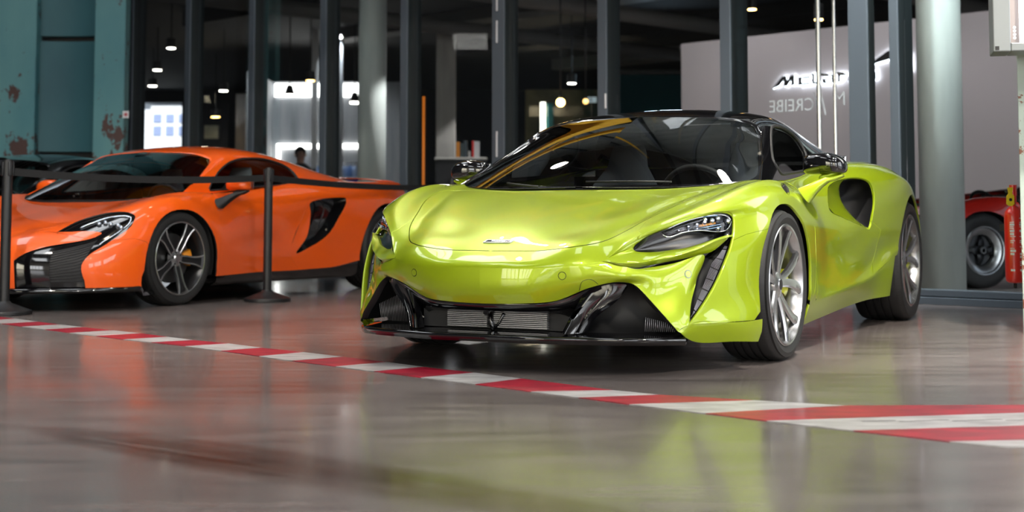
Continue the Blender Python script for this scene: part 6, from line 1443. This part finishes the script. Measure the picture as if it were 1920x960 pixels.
    for k in range(14):
        x = 1.05+k*.055; y = 4.15+.012*math.sin(k*2.1)+(x-1.05)*.075; mb = MB(); mb.prism([(x, y), (x+.05, y+.006), (x+.045, y+.014), (x-.004, y+.008)], .0023, .0026); o = mb.build('floor_scuff', sk_); tag(o, 'black rubber scuff dash on the long white floor band', 'scuff', 'rubber scuffs on the white band')

def spot(name, loc, to, pw, deg, col=(1, .98, .95), size=.05):
    d = bpy.data.lights.new(name, 'SPOT'); d.energy = pw; d.spot_size = math.radians(deg); d.spot_blend = .4; d.shadow_soft_size = size; d.color = col
    o = bpy.data.objects.new(name, d); C.objects.link(o); o.location = loc; o.rotation_euler = (Vector(to)-Vector(loc)).to_track_quat('-Z', 'Y').to_euler(); return o
def build_person(loc):
    e = empty('person', loc, math.radians(-60), 'person with dark hair in dark clothes standing in the lit showroom', 'person')
    def skin(name, V, E, Rr, m, sub=2, root=0):
        me = bpy.data.meshes.new(name); me.from_pydata([tuple(v) for v in V], E, []); o = link(name, me, m, e)
        md = o.modifiers.new('skin', 'SKIN'); md.use_smooth_shade = True
        for i, r in enumerate(Rr):
            sv = me.skin_vertices[0].data[i] if me.skin_vertices else None
            if sv: sv.radius = r if isinstance(r, tuple) else (r, r)
        if me.skin_vertices: me.skin_vertices[0].data[root].use_root = True
        s_ = o.modifiers.new('subdivision', 'SUBSURF'); s_.levels = sub; s_.render_levels = sub; return o
    cloth = mat('dark_clothes', (.02, .022, .03), .8); sk = mat('skin_tone', (.45, .25, .18), .5); hr = mat('dark_hair', (.012, .009, .008), .6)
    V = [(0, 0, .95), (0, 0, 1.15), (0, 0, 1.36), (0, 0, 1.47), (.0, .0, 1.53), (.01, 0, 1.60), (.01, 0, 1.70),
         (0, .17, 1.38), (-.02, .22, 1.10), (.10, .20, .88), (.17, .19, .82), (0, -.17, 1.38), (-.02, -.22, 1.10), (.10, -.20, .88), (.17, -.19, .82),
         (0, .10, .90), (.02, .11, .50), (-.02, .11, .09), (.13, .12, .04), (0, -.10, .90), (.03, -.11, .50), (0, -.11, .09), (.15, -.12, .04)]
    E = [(0, 1), (1, 2), (2, 3), (3, 4), (4, 5), (5, 6), (2, 7), (7, 8), (8, 9), (9, 10), (2, 11), (11, 12), (12, 13), (13, 14), (0, 15), (15, 16), (16, 17), (17, 18), (0, 19), (19, 20), (20, 21), (21, 22)]
    R_ = [(.14, .11), (.13, .10), (.16, .11), (.06, .06), (.055, .055), (.085, .075), (.075, .07), .06, .045, .035, .03, .06, .045, .035, .03, .085, .06, .045, .04, .085, .06, .045, .04]
    me = bpy.data.meshes.new('body'); me.from_pydata(V, E, []); o = link('body', me, sk, e)
    bm = bmesh.new(); bm.from_mesh(me); ly = bm.verts.layers.skin.verify(); bm.verts.ensure_lookup_table()
    for i, v in enumerate(bm.verts): r = R_[i]; v[ly].radius = r if isinstance(r, tuple) else (r, r); v[ly].use_root = (i == 0)
    bm.to_mesh(me); bm.free(); md = o.modifiers.new('skin', 'SKIN'); md.use_smooth_shade = True; s_ = o.modifiers.new('subdivision', 'SUBSURF'); s_.levels = 2; s_.render_levels = 2
    for sg_ in (1, -1):       # fingers and thumb
        for k in range(5):
            a = Vector((.19, .19*sg_, .81)); d = Vector((.55, (k-2)*.10, -.75)) if k < 4 else Vector((.5, -.7*sg_, -.3)); d.normalize(); ln = (.07, .08, .075, .06, .05)[k]
            st = a+Vector((0, (k-1.5)*.016, 0)) if k < 4 else a+Vector((-.02, -.02*sg_, .01))
            MB().tube([st-d*.02, st+d*ln*.5, st+d*ln*.8+Vector((0, 0, -.01)), st+d*ln+Vector((-.008, 0, -.02))], [.009, .009, .008, .006], 8).build('finger' if k < 4 else 'thumb', sk, o)
    # clothing: jacket, trousers, shoes
    mb = MB(); mb.loft([[(a_*math.cos(t), b_*math.sin(t), z) for t in np.linspace(0, 2*PI, 24, endpoint=False)] for z, a_, b_ in ((.86, .17, .21), (1.05, .155, .20), (1.25, .165, .225), (1.40, .14, .22), (1.45, .10, .13), (1.50, .075, .075))], closed=True, caps=True); mb.build('jacket', cloth, e, sub=1)
    for sg_ in (1, -1):
        MB().tube([(0, .19*sg_, 1.40), (-.01, .225*sg_, 1.25), (-.02, .235*sg_, 1.10), (.04, .225*sg_, .98), (.09, .21*sg_, .90)], [.07, .066, .058, .052, .045], 14).build('sleeve', cloth, e)
        MB().tube([(0, .09*sg_, .95), (.01, .105*sg_, .7), (.02, .11*sg_, .50), (0, .11*sg_, .25), (-.01, .11*sg_, .09)], [.105, .095, .075, .065, .065], 14).build('trouser_leg', mat('trousers', (.03, .035, .05), .8), e)
        mb = MB(); mb.box(-.08, .19, .11*sg_-.045, .11*sg_+.045, 0, .085, .03); mb.build('shoe', MAT['rubber'], e)
    mb = MB(); bmesh.ops.create_uvsphere(mb.bm, u_segments=24, v_segments=18, radius=1, matrix=Matrix.Translation((-.012, 0, 1.665)) @ Matrix.Diagonal((.108, .088, .105, 1)))
    for f in mb.bm.faces: f.smooth = True
    bmesh.ops.delete(mb.bm, geom=[v for v in mb.bm.verts if v.co.x > .045 and v.co.z < 1.70], context='VERTS'); mb.build('hair', hr, e, recalc=False)
    mb = MB(); mb.cyl((.085, 0, 1.645), (.112, 0, 1.62), .008, .014, n=12); mb.build('nose', sk, e)
    for sg_ in (1, -1): mb = MB(); mb.cyl((.0, .08*sg_, 1.63), (.0, .092*sg_, 1.635), .028, .022, n=14); mb.build('ear', sk, e); mb = MB(); mb.cyl((.078, .03*sg_, 1.66), (.088, .03*sg_, 1.66), .011, n=12); mb.build('eye', mat('eye_dark', (.03, .02, .02), .2), e)
    mb = MB(); mb.box(.078, .088, -.022, .022, 1.583, 1.591, .003); mb.build('mouth', mat('lips', (.35, .12, .10), .5), e)
    return e

def build_hall():
    """the hall the camera stands in: walls, roof with skylights, glowing windows added for light"""
    wl = mat('hall_wall', (.42, .40, .37), .8); dk = mat('hall_wall_dark', (.05, .055, .06), .8); rf = mat('hall_roof', (.22, .225, .23), .7)
    day = mat('daylight_pane', (1, 1, 1), .5, emit=(.92, .96, 1.0), power=DAY)
    warm = mat('warm_fill_pane', (1, 1, 1), .5, emit=(1, .93, .72), power=WARM_FILL)
    def wall(name, x0, x1, y0, y1, z0, z1, m): mb = MB(); mb.box(x0, x1, y0, y1, z0, z1); return tag(mb.build(name, m), kind='structure')
    wall('wall_back', -11.2, 11.2, -13.2, -13, 0, 8.4, wl)
    a = fp(-7.0)
    wall('wall_left', -11.2, -11, -13, 22, 0, 8.4, dk); wall('wall_right', 11, 11.2, -13, 3, 0, 8.4, wl)
    # roof panels between skylight openings, with ribs
    mb = MB(); mb.box(-11.2, 11.2, -13.2, 23, 8.4, 8.6); tag(mb.build('ceiling', rf), kind='structure')
    k = 0
    for x_ in np.arange(-10.4, 10.6, .8):
        k += 1; mb = MB(); mb.box(x_, x_+.16, -13, min(22.5, fp(0).y+(x_-fp(0).x)*-.953-.2), 8.05, 8.4); tag(mb.build('beam_hall_%d' % k, dk), kind='structure')
    # skylights
    for n_, (x, y, sx, sy) in enumerate([(-5.2, -6.0, 2.2, 5), (0, -6.0, 2.2, 5), (5.2, -6.0, 2.2, 5), (-4.6, 3.2, 1.4, 4.2), (4.6, 3.2, 1.8, 4.2), (0.2, 4.6, .9, 2.6), (1.6, 8.0, 1.0, 2.8), (-3.0, 9.2, 1.6, 4.0), (-6.6, 9.4, 1.6, 4.0)]):
        mb = MB(); mb.box(x-sx/2, x+sx/2, y-sy/2, y+sy/2, 8.0, 8.04); tag(mb.build('window_%d' % (30+n_), day), kind='structure')
        for t in np.linspace(-1, 1, 5): mb = MB(); mb.box(x-sx/2, x+sx/2, y+t*sy/2-.04, y+t*sy/2+.04, 7.93, 8.0); tag(mb.build('trim_%d' % (300+n_*10+int(t*2+2)), dk), kind='structure')
    # unseen glowing windows added in the right and back walls to light the hall
    for n_, (y0, y1) in enumerate([(-9.5, -6.5), (-5.5, -2.5), (-1.5, 1.8)]):
        mb = MB(); mb.box(10.93, 10.98, y0, y1, .4, 5.6); tag(mb.build('window_%d' % (40+n_), day), kind='structure')
        for q in (1, 2): mb = MB(); yy = y0+(y1-y0)*q/3; mb.box(10.86, 10.93, yy-.04, yy+.04, .4, 5.6); tag(mb.build('trim_%d' % (200+n_*4+q), dk), kind='structure')
        mb = MB(); mb.box(10.86, 10.93, y0, y1, 2.9, 3.0); tag(mb.build('trim_%d' % (220+n_), dk), kind='structure')
    for n_, (y0, y1) in enumerate([(-12.4, -8.6), (-8.2, -4.4)]):  # unseen glowing panes added on the left as warm fill for the bumper
        mb = MB(); mb.box(-10.98, -10.93, y0, y1, .3, 4.2); tag(mb.build('window_%d' % (60+n_), warm), kind='structure')
        for q in range(1, 4): mb = MB(); yy = y0+(y1-y0)*q/4; mb.box(-10.93, -10.86, yy-.03, yy+.03, .3, 4.2); tag(mb.build('trim_%d' % (260+n_*4+q), dk), kind='structure')
    for n_, (x0, x1, z0, z1, m) in enumerate([(-8.5, -5.2, .9, 4.2, day), (-3.2, 1.0, .4, 3.6, warm), (3.0, 7.5, .4, 4.6, day)]):
        mb = MB(); mb.box(x0, x1, -12.98, -12.93, z0, z1); tag(mb.build('window_%d' % (50+n_), m), kind='structure')
        for q in (1, 2, 3): mb = MB(); xx = x0+(x1-x0)*q/4; mb.box(xx-.05, xx+.05, -12.93, -12.86, z0, z1); tag(mb.build('trim_%d' % (240+n_*4+q), dk), kind='structure')
    # yellow overhead crane girder behind the camera
    ye = mat('crane_yellow', (.75, .42, .01), .5); e = empty('overhead_crane', (-1.5, 11.3, 3.35), 0, 'yellow overhead crane girder high above the cars', 'crane')
    mb = MB(); mb.box(-2.5, 2.1, -.2, .2, 0, .22, .02); mb.build('lower_girder', ye, e); mb = MB(); mb.box(-2.5, 2.1, -.15, .15, .70, .85, .02); mb.build('upper_girder', ye, e)
    for k in range(2):
        mb = MB(); x = -2.3+k*2.1; mb.cyl((x, 0, .2), (x+.85, 0, .72), .04, n=8); mb.cyl((x+.85, 0, .72), (x+1.7, 0, .2), .04, n=8); mb.build('brace', ye, e)
    for x in (-2.2, 1.8): mb = MB(); mb.cyl((x, 0, .85), (x, 0, 4.65), .03, n=10); mb.build('hanger_rod', ye, e)
    # hall spotlights on their rods: small hard highlights on the paint
    gl = mat('hall_lamp', (1, 1, 1), .5, emit=(1, .86, .66), power=28); bk = mat('hall_lamp_body', (.02, .02, .02), .5)
    for n_, (x, y, z, pw, tx, ty) in enumerate(SPOTS):
        e = empty('hall_spotlight', (x, y, z), 0, 'black hanging hall spotlight with a glowing round face, out of the picture', 'spotlight', 'spotlights of the hall'); mb = MB(); mb.lathe([(.13, 0), (.15, .02), (.12, .22), (.04, .28), (.001, .28)], 32); mb.build('lamp_body', bk, e)
        mb = MB(); mb.cyl((0, 0, .004), (0, 0, .012), .125, n=32); mb.build('lamp_face', gl, e); mb = MB(); mb.cyl((0, 0, .28), (0, 0, 8.4-z), .012, n=8); mb.build('rod', bk, e)
        d = bpy.data.lights.new('hall_spot', 'SPOT'); d.energy = pw; d.spot_size = math.radians(44 if pw > 2000 else 70); d.spot_blend = .6; d.shadow_soft_size = .12; d.color = (1, .92, .80)
        o = bpy.data.objects.new('hall_spot', d); C.objects.link(o); o.location = (x, y, z-.03); o.rotation_euler = (Vector((tx, ty, .4))-Vector((x, y, z))).to_track_quat('-Z', 'Y').to_euler()
# ================================================================== build
fit = build_place()
build_hall()
lime = build_lime()
orange = build_orange()
def repaint(root, swaps, label):
    r = copy_tree(root); r['label'] = label
    def go(o):
        if o.type == 'MESH' and any(m in swaps for m in o.data.materials):
            o.data = o.data.copy()
            for i, m in enumerate(o.data.materials):
                if m in swaps: o.data.materials[i] = swaps[m]
        for c in o.children: go(c)
    go(r); return r
blk = repaint(orange, {MAT['orange']: MAT['gloss_black'], MAT['caliper_orange']: MAT['rim_dark']}, 'black supercar parked behind the orange one, beside the teal column')
blk.location = (-4.85, 11.5, 0)
rdc = repaint(orange, {MAT['orange']: MAT['red'], MAT['caliper_orange']: MAT['rim_dark']}, 'red open sports car behind the glass, beside the concrete column and extinguisher')
def drop(o):
    for c in list(o.children): drop(c)
    bpy.data.objects.remove(o)
for c in list(rdc.children):
    if c.name.split('.')[0] in ('roof', 'side_window', 'window_seal', 'windscreen', 'windscreen_surround', 'pillar', 'header_strip', 'rear_window', 'mirror_housing', 'wiper', 'rear_view_mirror', 'seat', 'tail_wing'): drop(c)
rdc.location = (3.762, 12.81, 0); rdc.rotation_euler = (0, 0, math.atan2(-.375, -.927))
for ch in [c for c in rdc.children if c.name.startswith('wheel') and not c.name.startswith('wheel_well')]:
    def rm_(o):
        for c in list(o.children): rm_(c)
        bpy.data.objects.remove(o)
    rm_(ch)
for x_, y_, kk_ in ((0, .93, (.33, .235, .215)), (0, -.93, (.33, .235, .215)), (-2.67, .93, (.35, .30, .225)), (-2.67, -.93, (.35, .30, .225))): wheel(rdc, x_, y_, *kk_, 1 if y_ > 0 else -1, 'vintage')
build_things(*fit)
